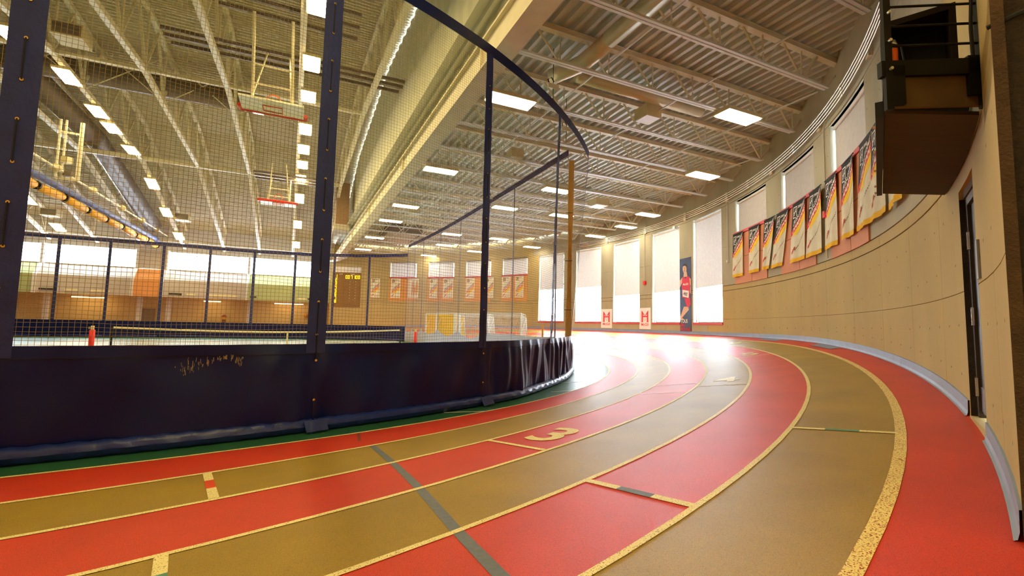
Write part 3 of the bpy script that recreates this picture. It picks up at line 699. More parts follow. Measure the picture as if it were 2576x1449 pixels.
for i, v in enumerate(JV):
    u0 = UG-.1; u1 = math.sqrt(RW**2-v*v)-.05
    if u1-u0 < 1.2: continue
    lab = ('open-web steel joist over the curve, %s from the camera' % ORD[i]) if i < 20 else 'open-web steel joist over the curve, last before the far wall'
    o = thing('bar_joist', lab, 'joist', W2(u0, v, 7.7), 'open-web joists over the curve')
    me = _barw_me
    for s_ in (-1, 1):
        a, b = W2(u0, v+.045*s_, 7.75), W2(u1-.75, v+.045*s_, 7.75)
        member('bottom_chord', o, a, b, .065, .05, me)
    obj('top_chord', MB().bar(W2(u0, v, 8.53), W2(u1, v, 8.53), .16, .10).bar(W2(u0, v, 8.59), W2(u1, v, 8.59), .2, .02), m_steel, o)
    n0 = 0
    uu = 9.5
    while uu-1.5 > u0+.5: uu -= 1.5
    us = []
    while uu < u1-.6: us.append(uu); uu += 1.42
    for x in us:
        member('web', o, W2(x, v, 7.78), W2(x, v, 8.5), .03, .03)
        if x-.66 > u0: member('web', o, W2(x-.04, v, 7.78), W2(x-.68, v, 8.5), .045, .03)
        if x+.66 < u1: member('web', o, W2(x+.04, v, 7.78), W2(x+.66, v, 8.5), .03, .03)
    if us: member('web', o, W2(us[-1]+.05, v, 7.78), W2(min(us[-1]+.6, u1-.1), v, 8.5), .09, .05)
    if u1-.75 < u1: member('end_web', o, W2(u1-.78, v, 7.78), W2(u1-.05, v, 8.48), .03, .03)
# thin bridging rods along v
for u, v0, v1, wd in ((10.6, -19, 19, .03), (13.4, -18, 18, .03), (16.3, -16, 16, .03), (19.2, -12, 12, .03)):
    obj('bridging_rod', MB().bar(W2(u, v0, 7.83), W2(u, v1, 7.83), .03, .03), m_steelw, label='thin steel bridging bar crossing under the joists, %s row from the girder' % ORD[int((u-10.6)/2.8+.2)], cat='bar', group='bridging bars', loc=W2(u, v0, 7.83))
# big girder, cladding above it, pipe beside it
gd = thing('girder', 'deep cream steel girder dividing the curved bay from the high hall', 'girder', W2(7.6, -23.4, 7.2))
def vbox(u0, u1, v0, v1, z0, z1):
    return MB().add([W2(u, v, z) for u in (u0, u1) for v in (v0, v1) for z in (z0, z1)], [(0, 1, 3, 2), (4, 6, 7, 5), (0, 4, 5, 1), (2, 3, 7, 6), (0, 2, 6, 4), (1, 5, 7, 3)])
obj('web', vbox(7.62, 7.98, -23.4, 23.3, 7.24, 7.75), m_steel, gd); obj('bottom_flange', vbox(7.56, 8.04, -23.4, 23.3, 7.18, 7.24), m_steel, gd); obj('top_flange', vbox(7.52, 8.08, -23.4, 23.3, 7.75, 7.8), m_steel, gd)
for v in (-14, -6, 2.4, 10, 18): obj('splice_plate', vbox(7.55, 8.05, v-.02, v+.02, 7.17, 7.79), m_steel, gd)
pp = thing('heating_pipe', 'round cream pipe running beside the girder under the deck', 'pipe', W2(8.35, -21, 7.85))
obj('pipe', MB().tube([W2(8.34, v, 7.9) for v in np.linspace(-22, 20, 12)], .12, 10), m_duct, pp, True)
for v in np.arange(-20, 20, 6.3): obj('hanger', MB().tube([W2(8.34, v, 7.9), W2(8.34, v, 8.6)], .012, 5), m_steel, pp)
# ------------------------------------------------------------------ lamps of the low bay
def lamp(u, v, z, lab, group, lu=1.35, lv=.56, lm=m_lamp, ax3=None, hung=None, Wf=W2):
    o = thing('ceiling_light', lab, 'light', Wf(u, v, z), group)
    a = np.array([UB[0], UB[1], 0]); b = np.array([VB[0], VB[1], 0]); c = np.array([0, 0, 1.])
    if ax3 is not None: a, b, c = ax3
    p = np.array(Wf(u, v, z))
    h = MB().box(p+c*.07, (lu, lv, .1), (a, b, c))
    oh = obj('housing', h, m_house, o)
    obj('lens', MB().box(p+c*.005, (lu-.06, lv-.06, .03), (a, b, c)), lm, oh)
    for s_ in (-1, 1): obj('hanger', MB().tube([p+a*s_*lu*.36+c*.1, p+a*s_*lu*.36+c*.1+np.array([0, 0, hung or .3])], .01, 4), m_steel, o)
    return o
R_ = {9: [(9.45, -12.2), (9.3, -5.7), (9.2, .7), (9.1, 4.7), (9.0, 11.0), (8.9, 17.2), (10.2, 23.0)],
      14: [(15.72, -14.34), (14.75, -5.6), (13.95, -1.55), (13.6, 6.8), (14.4, 11.3), (14.7, 17.6)],
      18: [(18.87, -10.16), (17.4, -1.6), (17.1, 6.7), (17.6, 13.0)],
      22: [(21.37, -4.1), (22.3, -1.06), (22.4, 2.3), (20.7, 8.5)]}
nm_ = {9: 'in the row beside the girder', 14: 'in the second row from the girder', 18: 'in the third row from the girder', 22: 'in the row next to the curved wall'}
for k, L_ in R_.items():
    for i, (u, v) in enumerate(L_):
        p = np.array(W(u, v, 0))
        ms = skew(u)*v; lamp(u-ms/(1+0*ms), v, 7.6, ('lit ceiling light panel over the curve, %s %s' % (ORD[i], nm_[k])), 'light panels over the curve')
# square ceiling heaters / speakers, ducts
def wbox(u, v, z, du, dv, dz): return MB().box(W2(u, v, z), (du, dv, dz), ((UB[0], UB[1], 0), (VB[0], VB[1], 0), (0, 0, 1)))
for (u, v, z, d, lab) in ((13.3, -12.95, 7.85, .55, 'cream square speaker box hung under the joists near the big light'), (18.15, -3.9, 7.9, .8, 'white square heater box hung before the tall windows'), (11.4, -7.9, 7.95, .5, 'cream speaker box hung behind the curtain near the girder'), (10.2, 3.0, 7.95, .6, 'cream speaker box hung over the court edge beside the girder')):
    o = thing('ceiling_box', lab, 'speaker', W2(u, v, z)); obj('case', wbox(u, v, z, d, d, .34), m_house, o); obj('face', wbox(u, v, z-.18, d*.92, d*.92, .02), m_alum, o); obj('stem', wbox(u, v, z+.4, .04, .04, .5), m_steel, o)
dc = thing('spiral_duct', 'cream round air duct with an elbow between the joists', 'duct', W2(10.4, -17, 8.2))
obj('main_run', MB().tube([W2(10.45, -21, 8.2), W2(10.4, -14.9, 8.2)], .2, 14), m_duct, dc, True)
obj('elbow', MB().tube([W2(10.4, -14.9, 8.2), W2(10.38, -14.4, 8.15), W2(10.3, -13.9, 8.1), W2(10.1, -13.45, 8.08), W2(9.9, -13.1, 8.05)], [.2, .21, .21, .2, .2], 14), m_duct, dc, True)
obj('branch', MB().tube([W2(10.55, -13.35, 8.15), W2(15.0, -13.35, 8.15)], .19, 12), m_duct, dc, True)
for u in (11.8, 13.2, 14.5): obj('hanger', MB().tube([W2(u, -13.35, 8.2), W2(u, -13.35, 8.6)], .012, 5), m_steel, dc)
fd = thing('flat_duct', 'grey flat air duct with a grille above the far courts', 'duct', W2(11.5, 9, 8.25)); obj('body', wbox(11.3, 12.5, 8.3, 2.6, 5, .5), m_ductd, fd); obj('grille', wbox(11.3, 12.5, 8.04, 2.2, 4.4, .02), m_wgrey, fd)
# ================================================================== HIGH HALL
def roofz(v): v = abs(v); return float(np.interp(v, [0, 11, 22.6, 26], [14.5, 13.4, 9.3, 8.0]))
def chordz(v): v = abs(v); return float(np.interp(v, [0, 11, 22.6, 26], [11.85, 11.15, 7.66, 6.6]))
mb = MB(); rows = []; v = -24.0; RP = .22
while v < 24.1:
    for dv, dz in ((0, 0), (.07, 0), (.1, .07), (.19, .07)):
        vv = v+dv; z = roofz(vv)+.12+dz; rows.append([W(-40, vv, z), W(-15, vv, z), W(9.2, vv, z)])
    v += RP
mb.grid(rows)
obj('ceiling', mb, m_deck2, label='pale ribbed steel roof deck over the high hall', cat='ceiling', kind='structure')
TU = [-19.5, -16.6, -13.7, -10.8, -7.9, -5.0, -2.07, .92, 3.9, 6.75]
VN = [-22.6, -19.7, -16.8, -13.9, -11, -8.25, -5.5, -2.75, 0, 2.75, 5.5, 8.25, 11, 13.9, 16.8, 19.7, 22.6]
tl = {6.75: 'nearest the girder', 3.9: 'carrying the straight row of lights by the blue sleeve', .92: 'the one above the folded basketball goals', -2.07: 'with the long bright bent chord', -5.0: 'carrying the slanting row of lights', -7.9: 'beside the yellow curtain roll', -10.8: 'left of the yellow curtain roll', -13.7: 'at the photo edge far left', -16.6: 'second from the end wall', -19.5: 'nearest the end wall'}
for u in TU:
    o = thing('roof_truss', 'arched roof truss '+tl[u], 'truss', W2(u, -22.6, 7.6), 'roof trusses of the high hall')
    for a, b in zip((-23.5, -11, 0, 11), (-11, 0, 11, 23.5)):
        member('bottom_chord', o, W2(u, a, chordz(a)), W2(u, b, chordz(b)), .2, .2)
        member('top_chord', o, W2(u, a, roofz(a)), W2(u, b, roofz(b)), .2, .18)
    mid = [(VN[i]+VN[i+1])/2 for i in range(len(VN)-1)]
    for i, v in enumerate(VN):
        member('post', o, W2(u, v, chordz(v)+.08), W2(u, v, roofz(v)-.05), .08, .07)
        if i < len(mid): member('diagonal', o, W2(u, v, chordz(v)+.06), W2(u, mid[i], roofz(mid[i])-.05), .1, .07)
        if i > 0: member('diagonal', o, W2(u, v, chordz(v)+.06), W2(u, mid[i-1], roofz(mid[i-1])-.05), .1, .07)
# purlins and cross bracing rods
for v, lab in ((11, 'cream cross beam joining the truss bends on the far side'), (-11, 'cream cross beam joining the truss bends on the near side'), (0, 'slim cross beam along the middle of the trusses'), (22.4, 'cream cross beam at the far feet of the trusses')):
    obj('cross_beam', MB().bar(W2(-26, v, chordz(v)+.02), W2(6.75, v, chordz(v)+.02), .16, .26 if abs(v) == 11 else .14), m_steel, label=lab, cat='beam', loc=W2(-26, v, chordz(v)))
k = 0
for i in range(3, len(TU)-1):
    for v, far in ((14, 'far'), (19.7, 'farthest'), (3.0, 'middle')):
        o = thing('brace_pair', 'crossed thin bracing rods, %s set between the %s and next trusses from the left' % (far, ORD[i]), 'brace', W2(TU[i], v, chordz(v)), 'crossed bracing rods between trusses')
        for a, b in ((0, 1), (1, 0)):
            obj('rod', MB().tube([W2(TU[i], v, (chordz(v)+.1) if a == 0 else roofz(v)-.1), W2(TU[i+1], v, (chordz(v)+.1) if b == 0 else roofz(v)-.1)], .025, 5), m_steel, o)
# cladding over the girder
mb = MB(); rows = []
for i in range(240):
    v = -23.5+47*i/239; dz = (0, 0, .05, .05)[i % 4]
    rows.append([W2(7.95-dz, v, 7.78), W2(7.95-dz, v, roofz(v)+.1)])
mb.grid(rows); obj('wall_upper', mb, m_clad, label='white ribbed cladding above the cream girder', cat='wall', kind='structure')
# lights of the hall
a_u = np.array([UB[0], UB[1], 0.])
def hall_lamp(u, v, lab, gz=.0):
    z = chordz(v)-.2; s = (chordz(v+.3)-chordz(v-.3))/.6
    b = np.array([VB[0], VB[1], s]); b /= np.linalg.norm(b); c = np.cross(a_u, b)
    lamp(u, v, z, lab, 'lights under the hall trusses', .62, 1.3, lm=m_lampw, ax3=(a_u, b, c), hung=.1, Wf=W)
for i, v in enumerate((-20.6, -16.5, -12.5, -8.75, -4.6, -1.25, 2.5, 5.17, 7.6, 10.1, 13.05, 17.0, 20.7)):  # lamps towards the near wall are added out of view to brighten the foreground
    hall_lamp(np.interp(v, [-9, 22], [4.47, 3.58]), v, ('lit hall light, %s in the straight row beside the blue sleeve' % ORD[i-3]) if i > 2 else 'added hall light unseen above the top edge, straight row, %s from the near wall' % ORD[i])
for i, (u, v) in enumerate(((-5.3, -20.6), (-5.3, -16.5), (-5.4, -12.5), (-5.5, -8.6), (-5.6, -4.9), (-5.69, -1.33), (-5.1, 1.58), (-5.09, 4.68), (-5.07, 6.49), (-5.03, 9.32), (-5, 13.45), (-5, 17.15), (-4.94, 20.9))):  # unseen lamps at the near end are added for foreground light
    hall_lamp(u, v, ('lit hall light, %s in the slanting row at the upper left' % ORD[i-5]) if i > 4 else 'added hall light out of view in the slanting row, %s from the near wall' % ORD[i])
for i, (u, v) in enumerate(((-12.6, 17.3), (-12.4, 21.1), (-12.5, 10), (-12.5, 2))):
    hall_lamp(u, v, 'lit hall light, %s in the row at the left edge' % ('farther second farthest third fourth'.split()[i] if 0 else ORD[i]))
# heaters, ducts, curtain roll, frame
for u, v, lab in ((-3.8, -1.7, 'beige unit heater box on the truss at the upper left'), (-12.2, 19.5, 'beige heater box on the left truss row'), (-4.2, 18.3, 'beige heater box among the far lights')):
    z = chordz(v)+.1; o = thing('unit_heater', lab, 'heater', W(u, v, z)); obj('case', MB().box(W(u, v, z), (.9, .9, .5), ((UB[0], UB[1], 0), (VB[0], VB[1], 0), (0, 0, 1))), m_house, o); obj('grille', MB().box(W(u, v-.46, z), (.8, .02, .4), ((UB[0], UB[1], 0), (VB[0], VB[1], 0), (0, 0, 1))), m_ductd, o)
hd = thing('hall_duct', 'wide grey-brown round duct crossing high above the courts', 'duct', W(-9, 4, 12.6))
obj('run', MB().tube([W(-26, 4.0, 12.75), W(2.0, 3.4, 12.75)], .5, 18), m_ductd, hd, True); obj('flashing', MB().tube([W(1.6, 3.4, 12.75), W(2.1, 3.4, 12.75)], .52, 18), m_chrome, hd)
h2 = thing('hall_duct', 'long grey duct running beside the left truss to the far wall', 'duct', W(-7.2, 8, 9.6))
obj('run', MB().tube([W(-7.3, 2.5, 12.4), W(-7.2, 11, 11.9), W(-6.9, 22.0, 8.8)], .55, 16), m_ductd, h2, True); obj('edge_band', MB().tube([W(-7.6, 4, 12.0), W(-7.5, 11, 11.45), W(-7.3, 21.5, 8.4)], .06, 8), m_chrome, h2, True)
h3 = thing('vent_hood', 'brown square ventilation duct dropping beside the girder', 'duct', W(6.3, 10, 9)); 
obj('shaft', MB().box(W2(7.1, 13.2, 10.2), (.9, 1.6, 3.2), ((UB[0], UB[1], 0), (VB[0], VB[1], 0), (0, 0, 1))), mat('rust brown duct', (150, 118, 96), .6, .1), h3); obj('mouth', MB().box(W2(7.1, 13.2, 8.4), (1.1, 1.8, .45), ((UB[0], UB[1], 0), (VB[0], VB[1], 0), (0, 0, 1))), m_wgrey, h3)
rl = thing('curtain_roll', 'rolled yellow and blue divider curtain hung under the left truss', 'curtain', W(-6.8, 4, 7.4))
vr = np.linspace(-4, 23.2, 12)
for i in range(10):
    v0, v1 = -3.6+i*2.68, -3.6+(i+1)*2.68-.08
    z = lambda v: 7.55+.05*math.sin(v)
    obj('yellow_fold', MB().tube([W(-6.85, v0, z(v0)-.1), W(-6.85, v0+.3, z(v0)-.16), W(-6.88, v1-.3, z(v1)-.16), W(-6.88, v1, z(v1)-.1)], [.1, .2, .2, .1], 12), m_yellow, rl, True)
    obj('strap', MB().tube([W(-6.88, v1-.02, z(v1)-.13), W(-6.88, v1+.1, z(v1)-.13)], .2, 10), m_black, rl)
obj('blue_fold', MB().tube([W(-6.75, v, 7.78) for v in vr], .17, 10), m_blue, rl, True)
obj('black_edge', MB().tube([W(-7.05, v, 7.33) for v in vr], .05, 6), m_black, rl, True)
obj('winch_pipe', MB().tube([W(-6.2, v, 8.25) for v in vr], .05, 8), m_steel, rl, True)
for v in (4.2, 8.2, 12.6, 16.4, 20): obj('pulley', MB().tube([W(-6.2, v, 8.25), W(-6.2, v+.07, 8.25)], .2, 12), m_house, rl, True)
fm = thing('hanging_frame', 'cream steel frame hanging below the trusses at the left', 'frame', W(-6, 5, 7.8))
A_, B_ = W(-6.45, 4.9, 0), W(-5.65, 5.0, 0)
A_ = np.array(A_); B_ = np.array(B_)
for p in (A_, B_, A_*.75+B_*.25, A_*.1+B_*.9): obj('upright', MB().bar(p+[0, 0, 7.95], p+[0, 0, 10.8], .07, .07), m_steel, fm)
obj('bottom_bar', MB().bar(A_+[0, 0, 7.95], B_+[0, 0, 7.95], .1, .1), m_steel, fm); obj('top_bar', MB().bar(A_+[0, 0, 10.2], B_+[0, 0, 10.2], .08, .08), m_steel, fm)
obj('motor', MB().box(A_*.6+B_*.4+[0, 0, 8.85], (.35, .3, .3)), m_house, fm); obj('gear', MB().box(A_*.5+B_*.5+[0, 0, 8.2], (.5, .2, .22)), m_ductd, fm)
# ------------------------------------------------------------------ folded basketball goals
def hoop(u, v, z, side, lab, ztop):
    o = thing('basketball_backstop', lab, 'basketball hoop', W(u, v, z))
    du = 1.0
    q = lambda a, b, c: W(u+a, v+b*side, z+c)
    obj('backboard', MB().add([q(a, b, c) for a in (-1, 1) for b in (-.55, .55) for c in (-.03, .03)], [(0, 1, 3, 2), (4, 6, 7, 5), (0, 4, 5, 1), (2, 3, 7, 6), (0, 2, 6, 4), (1, 5, 7, 3)]), m_goalw, o)
    obj('target_square', MB().tube([q(-.3, -.35, -.04), q(.3, -.35, -.04), q(.3, .1, -.04), q(-.3, .1, -.04), q(-.3, -.35, -.04)], .02, 5), m_redpad, o)
    obj('edge_pad', MB().tube([q(-1.05, -.62, .0), q(1.05, -.62, .0)], .07, 8), m_redpad, o)
    obj('edge_pad', MB().tube([q(-1.05, -.62, 0), q(-1.05, -.3, 0)], .07, 8), m_redpad, o); obj('edge_pad', MB().tube([q(1.05, -.62, 0), q(1.05, -.3, 0)], .07, 8), m_redpad, o)
    obj('rim', MB().tube([q(.23*math.cos(t), -.3+.04, .3+.25*math.sin(t)) for t in np.linspace(0, 2*math.pi, 15)], .02, 5), mat('orange rim', (236, 96, 28), .4), o)
    for a in (-.62, .62):
        obj('mast', MB().tube([q(a, .1, .05), q(a*.9, 1.6, ztop-z-.2)], .05, 8), m_steel, o)
        obj('mast', MB().tube([q(a*.95, .5, .05), q(a*.6, -1.2, ztop-z)], .03, 6), m_steel, o)
    for b, c in ((.6, .55), (1.1, 1.1)): obj('cross_tube', MB().tube([q(-.6, b*.5+.1, c), q(.6, b*.5+.1, c)], .03, 6), m_steel, o)
    for b in (1.2, 1.9, 2.6): obj('carrier_beam', MB().bar(W(u-1.6, v+b*side, ztop), W(u+2.6, v+b*side, ztop), .1, .12), m_ductd, o)
    return o
hoop(3.2, -5.6, 8.95, -1, 'folded basketball backstop near the top of the net, lit by the lamps', 11.5)
hoop(2.75, 8.3, 8.7, 1, 'folded basketball backstop at the far side below the trusses', 10.9)
for v, z, lab in ((-4.0, 11.75, 'first dark pair of rails slung under the trusses'), (-3.0, 12.0, 'second dark pair of rails slung under the trusses')):
    o = thing('support_rail', lab, 'rail', W2(-1, v, z)); 
    for dv in (0, .45): obj('rail', MB().bar(W(-.6, v+dv, z), W(8.0, v+dv-.2, z), .09, .13), m_ductd, o)
# ================================================================== FAR LONG WALL, BACK WALL, END WALL
VW = 23.7
wl = obj('wall_left', MB().add([W(-40, 25.6, 0), W(6.9, 25.6, 0), W(6.9, 25.6, 3.2), W(-40, 25.6, 3.2)], [(0, 1, 2, 3)]).add([W(-40, VW, 7.0), W(6.9, VW, 7.0), W(6.9, VW, 9.6), W(-40, VW, 9.6)], [(0, 1, 2, 3)])
         .add([W(-40, 22.9, 3.12), W(6.9, 22.9, 3.12), W(6.9, 25.6, 3.12), W(-40, 25.6, 3.12)], [(0, 1, 2, 3)]), m_wbeige, label='long far wall with high windows above a recessed beige wall', cat='wall', kind='structure')
obj('upper_wall', MB().add([W(-40, VW-.02, 7.0), W(6.9, VW-.02, 7.0), W(6.9, VW-.02, 9.6), W(-40, VW-.02, 9.6)], [(0, 1, 2, 3)]), m_wwhite, wl)
bk = MB()
for (va, za), (vb_, zb_) in zip(((22.95, 3.12), (22.95, 4.56), (23.35, 5.0)), ((22.95, 4.56), (23.35, 5.0), (VW+.05, 5.46))):
    bk.add([W(-40, va, za), W(6.9, va, za), W(6.9, vb_, zb_), W(-40, vb_, zb_)], [(0, 1, 2, 3)])
obj('cladding_back', bk, m_wgrey, wl)
def clad(u0, u1, m):
    for z0, z1 in ((3.12, 3.62), (3.63, 4.55)):
        obj('cladding_panel', MB().add([W(u0+.02, 22.9, z0), W(u1-.02, 22.9, z0), W(u1-.02, 22.9, z1), W(u0+.02, 22.9, z1), W(u0+.02, 23.0, z0), W(u1-.02, 23.0, z0), W(u1-.02, 23.0, z1), W(u0+.02, 23.0, z1)], [(0, 1, 2, 3), (4, 7, 6, 5), (0, 4, 5, 1), (3, 2, 6, 7)]), m, wl)
    obj('cladding_panel', MB().add([W(u0+.02, 22.9, 4.56), W(u1-.02, 22.9, 4.56), W(u1-.02, 23.3, 5.0), W(u0+.02, 23.3, 5.0)], [(0, 1, 2, 3)]), m, wl)
    obj('cladding_panel', MB().add([W(u0+.02, 23.3, 5.01), W(u1-.02, 23.3, 5.01), W(u1-.02, VW, 5.46), W(u0+.02, VW, 5.46)], [(0, 1, 2, 3)]), m, wl)
PIL = [-40, -31, -22.2, -14.1, -8.2, -6.2, -.15, 6.9]
CM = [m_wgreen, m_wgreen, m_wgreen, m_wgrey, m_worange, m_wgrey, m_wgreen]
for i in range(7):
    clad(PIL[i], PIL[i+1], CM[i])
    if CM[i] is m_worange:
        obj('bay_wall', MB().add([W(PIL[i], VW-.03, 5.46), W(PIL[i+1], VW-.03, 5.46), W(PIL[i+1], VW-.03, 7.05), W(PIL[i], VW-.03, 7.05)], [(0, 1, 2, 3)]), m_wgrey, wl); continue
    wn += 1
    o = thing('window_%d' % wn, 'long high window strip in the far wall, '+['at the end wall', 'second from the end wall', 'at the left edge behind the first blue sleeve', 'between the white mullion and the orange bay', '', 'right of the orange bay', 'nearest the scoreboard'][i], 'window', W(PIL[i], VW, 5.46), kind='structure')
    u0, u1 = PIL[i]+.14, PIL[i+1]-(.14 if i != 6 else 1.3)
    obj('frame', MB().bar(W(u0, VW, 5.49), W(u1, VW, 5.49), .06, .06).bar(W(u0, VW, 7.0), W(u1, VW, 7.0), .06, .06), m_alum, o)
    n = 3
    for j in range(n):
        b0, b1 = u0+(u1-u0)*j/n, u0+(u1-u0)*(j+1)/n
        obj('pane', MB().add([W(b0, VW+.02, 5.5), W(b1, VW+.02, 5.5), W(b1, VW+.02, 7.0), W(b0, VW+.02, 7.0)], [(0, 1, 2, 3)]), m_glass, o)
    for j in range(1, n): obj('mullion', MB().bar(W(u0+(u1-u0)*j/n, VW+.02, 5.5), W(u0+(u1-u0)*j/n, VW+.02, 7.0), .03, .03), m_alum, o)
    if i == 6: obj('end_wall_piece', MB().add([W(u1, VW-.02, 5.46), W(6.9, VW-.02, 5.46), W(6.9, VW-.02, 7.0), W(u1, VW-.02, 7.0)], [(0, 1, 2, 3)]), m_wwhite, wl)
for i, u in enumerate(PIL[1:-1]):
    o = thing('wall_pillar', 'white kinked steel pillar on the far wall, '+['left of the frame edge', 'second from the left', 'left of the grey cladding', 'left of the orange bay', 'right of the orange bay', 'between grey and green cladding'][i], 'pillar', W(u, 22.8, 1), 'kinked pillars on the far wall')
    obj('upper', MB().bar(W(u, VW-.06, 5.4), W(u, VW-.06, 9.0), .2, .16), m_wwhite, o); obj('kink', MB().bar(W(u, VW-.06, 5.46), W(u, 22.82, 4.5), .2, .16), m_wwhite, o)
    obj('lower', MB().bar(W(u, 22.82, 4.55), W(u, 22.82, 3.1), .2, .16), m_wwhite, o); obj('foot', MB().bar(W(u+.15, 24.6, 3.1), W(u+.15, 24.6, 0), .3, .3), m_wwhite, o)
# dark vents, and cream boxes that paint glints, along the cladding band
for u, du, m in ((-13.3, 1.0, m_doord), (-11.9, .8, m_tape), (-10.2, 1.2, m_tape), (-5.3, .9, m_doord), (-4.2, .6, m_tape), (-2.2, 1.4, m_tape), (.4, .5, m_doord), (-1.2, .7, m_tape), (4.4, .9, m_tape), (5.1, .7, m_doord)):
    obj('vent_glint', MB().box(W(u, 22.87, 3.4), (du, .05, .14), ((UB[0], UB[1], 0), (VB[0], VB[1], 0), (0, 0, 1))), m, wl)
for i, (u0, u1, wh) in enumerate(((-12.47, -10.29, 'leftmost'), (-3.53, -2.28, 'middle'), (2.0, 4.46, 'nearest the scoreboard'))):
    o = thing('strip_light', 'fluorescent strip light under the far overhang, '+wh, 'light', W(u0, 24.6, 2.95), 'strip lights under the far overhang')
    obj('tube', MB().bar(W(u0, 24.6, 2.93), W(u1, 24.6, 2.93), .14, .07), m_tube, o); obj('housing', MB().bar(W(u0-.05, 24.6, 3.02), W(u1+.05, 24.6, 3.02), .2, .1), m_house, o)
d2 = thing('door_2', 'taupe door in the recessed far wall left of a white pillar', 'door', W(-7.6, 25.5, 0), kind='structure')
obj('leaf', MB().box(W(-7.65, 25.5, 1.08), (.98, .06, 2.16), ((UB[0], UB[1], 0), (VB[0], VB[1], 0), (0, 0, 1))), m_brown, d2); obj('handle', MB().box(W(-8.1, 25.44, 1.05), (.12, .06, .04)), m_chrome, d2)
obj('red_cabinet', MB().box(W(5.12, 25.3, 1.85), (.4, .2, .42), ((UB[0], UB[1], 0), (VB[0], VB[1], 0), (0, 0, 1))), m_redpad, label='red hose cabinet on the far beige wall left of the blue sleeve', cat='cabinet', loc=W(5.12, 25.3, 1.65))
obj('fire_cabinet', MB().box(W(6.3, 25.3, 1.6), (.3, .1, .95), ((UB[0], UB[1], 0), (VB[0], VB[1], 0), (0, 0, 1))), m_redpad, label='tall red panel on the far wall right of the blue sleeve', cat='panel', loc=W(6.3, 25.3, 1.1))
obj('alarm_bell', MB().tube([W(4.69, 25.4, 1.78), W(4.69, 25.4, 1.9), W(4.69, 25.4, 2.1)], [.1, .16, .1], 10), m_yellow, label='small yellow call box beside the red cabinet', cat='box', loc=W(4.69, 25.4, 1.8))
o = thing('capped_column', 'small brown capped column behind the far blue skirt', 'column', W(-1.95, 24.8, 0))
obj('base', MB().tube([W(-1.95, 24.8, 0), W(-1.95, 24.8, 1.36)], .17, 10), mat('brown ribs', (120, 62, 18), .6, .3, 9, stretch=(1, 1, 9)), o, True); obj('neck', MB().tube([W(-1.95, 24.8, 1.36), W(-1.95, 24.8, 1.58)], [.16, .2], 10), m_yellow, o, True); obj('cap', MB().tube([W(-1.95, 24.8, 1.58), W(-1.95, 24.8, 1.68), W(-1.95, 24.8, 1.78)], [.22, .2, .06], 10), mat('rust cap', (150, 70, 16), .6), o, True)
wn0 = MB().add([W(-40, -24.2, -.1), W(12, -24.2, -.1), W(12, -24.2, 12), W(-40, -24.2, 12)], [(0, 1, 2, 3)])
obj('wall_back', wn0, m_wbeige, label='long near wall behind the camera', cat='wall', kind='structure')
obj('wall_end', MB().add([W(-38, -24.2, -.1), W(-38, 25.6, -.1), W(-38, 25.6, 15), W(-38, -24.2, 15)], [(0, 1, 2, 3)]), m_wbeige, label='end wall of the hall beyond the left edge', cat='wall', kind='structure')
obj('trim_1', MB().add([W(6.85, 25.7, 0), W(6.85, 22.3, 0), W(6.85, 22.3, 9), W(6.85, 25.7, 9)], [(0, 1, 2, 3)]), m_wwhite, label='white return wall where the long wall meets the curve', cat='wall', kind='structure')
o = thing('wall_pipe', 'fat white pipe bending off the far wall above the scoreboard', 'pipe', W2(6.3, 22, 7)); obj('pipe', MB().tube([W(6.2, 23.0, 6.4), W(6.25, 22.9, 6.75), W(6.5, 22.6, 7.0), W(7.2, 22, 7.15), W(7.8, 20.5, 7.3)], .14, 10), m_steelw, o, True)
# ================================================================== DIVIDER CURTAINS
def cat(P, t):      # Catmull-Rom on a list of points, t in [0, n-1]
    i = int(min(max(math.floor(t), 0), len(P)-2)); f = t-i
    p0, p1, p2, p3 = (np.array(P[min(max(k, 0), len(P)-1)]) for k in (i-1, i, i+1, i+2))
    return .5*((2*p1)+(-p0+p2)*f+(2*p0-5*p1+4*p2-p3)*f*f+(-p0+3*p1-3*p2+p3)*f**3)
class Path:
    def __init__(s, pts):
        dense = [cat(pts, t) for t in np.linspace(0, len(pts)-1, 500)]
        s.p = np.array(dense); seg = np.linalg.norm(np.diff(s.p, axis=0), axis=1); s.s = np.concatenate([[0], np.cumsum(seg)]); s.L = s.s[-1]
    def at(s, l): return np.array([np.interp(l, s.s, s.p[:, 0]), np.interp(l, s.s, s.p[:, 1])])
    def n(s, l):
        a = s.at(max(l-.05, 0)); b = s.at(min(l+.05, s.L)); t = (b-a)/np.linalg.norm(b-a); return np.array([t[1], -t[0]])
    def near(s, q): return s.s[np.argmin(np.linalg.norm(s.p-np.array(q), axis=1))]
near_pts = [tuple(C+17.07*np.array([math.cos(math.radians(a)), math.sin(math.radians(a))])) for a in (-88, -80, -72, -64, -58, -52, -46, -41, -37.5)]+[(.15, 9.47), (.51, 10.23), (.95, 11.27), (1.25, 12.05), (1.55, 12.95), (1.95, 14.75)]
PN = Path(near_pts)
posts = [PN.near(p) for p in ((-7.9, 2.9), (-5.12, 4.51), (-2.6, 6.2), (-.56, 8.5), (.93, 11.4))]+[PN.L-.12]
posts = [posts[0]-2.9]+posts
SK, TOPZ = 1.17, 6.76
A4 = -38.9
def rail(l):                       # the curtain hangs from a rail bent to a circle; its foot is pulled a little inwards
    fr = (l-posts[4])/(PN.L-posts[4]); a = math.radians(A4+20.9*fr); a4 = math.radians(A4)
    return C+17.0*np.array([math.cos(a), math.sin(a)])+(PN.at(posts[4])-C-17.0*np.array([math.cos(a4), math.sin(a4)]))*(1-fr)
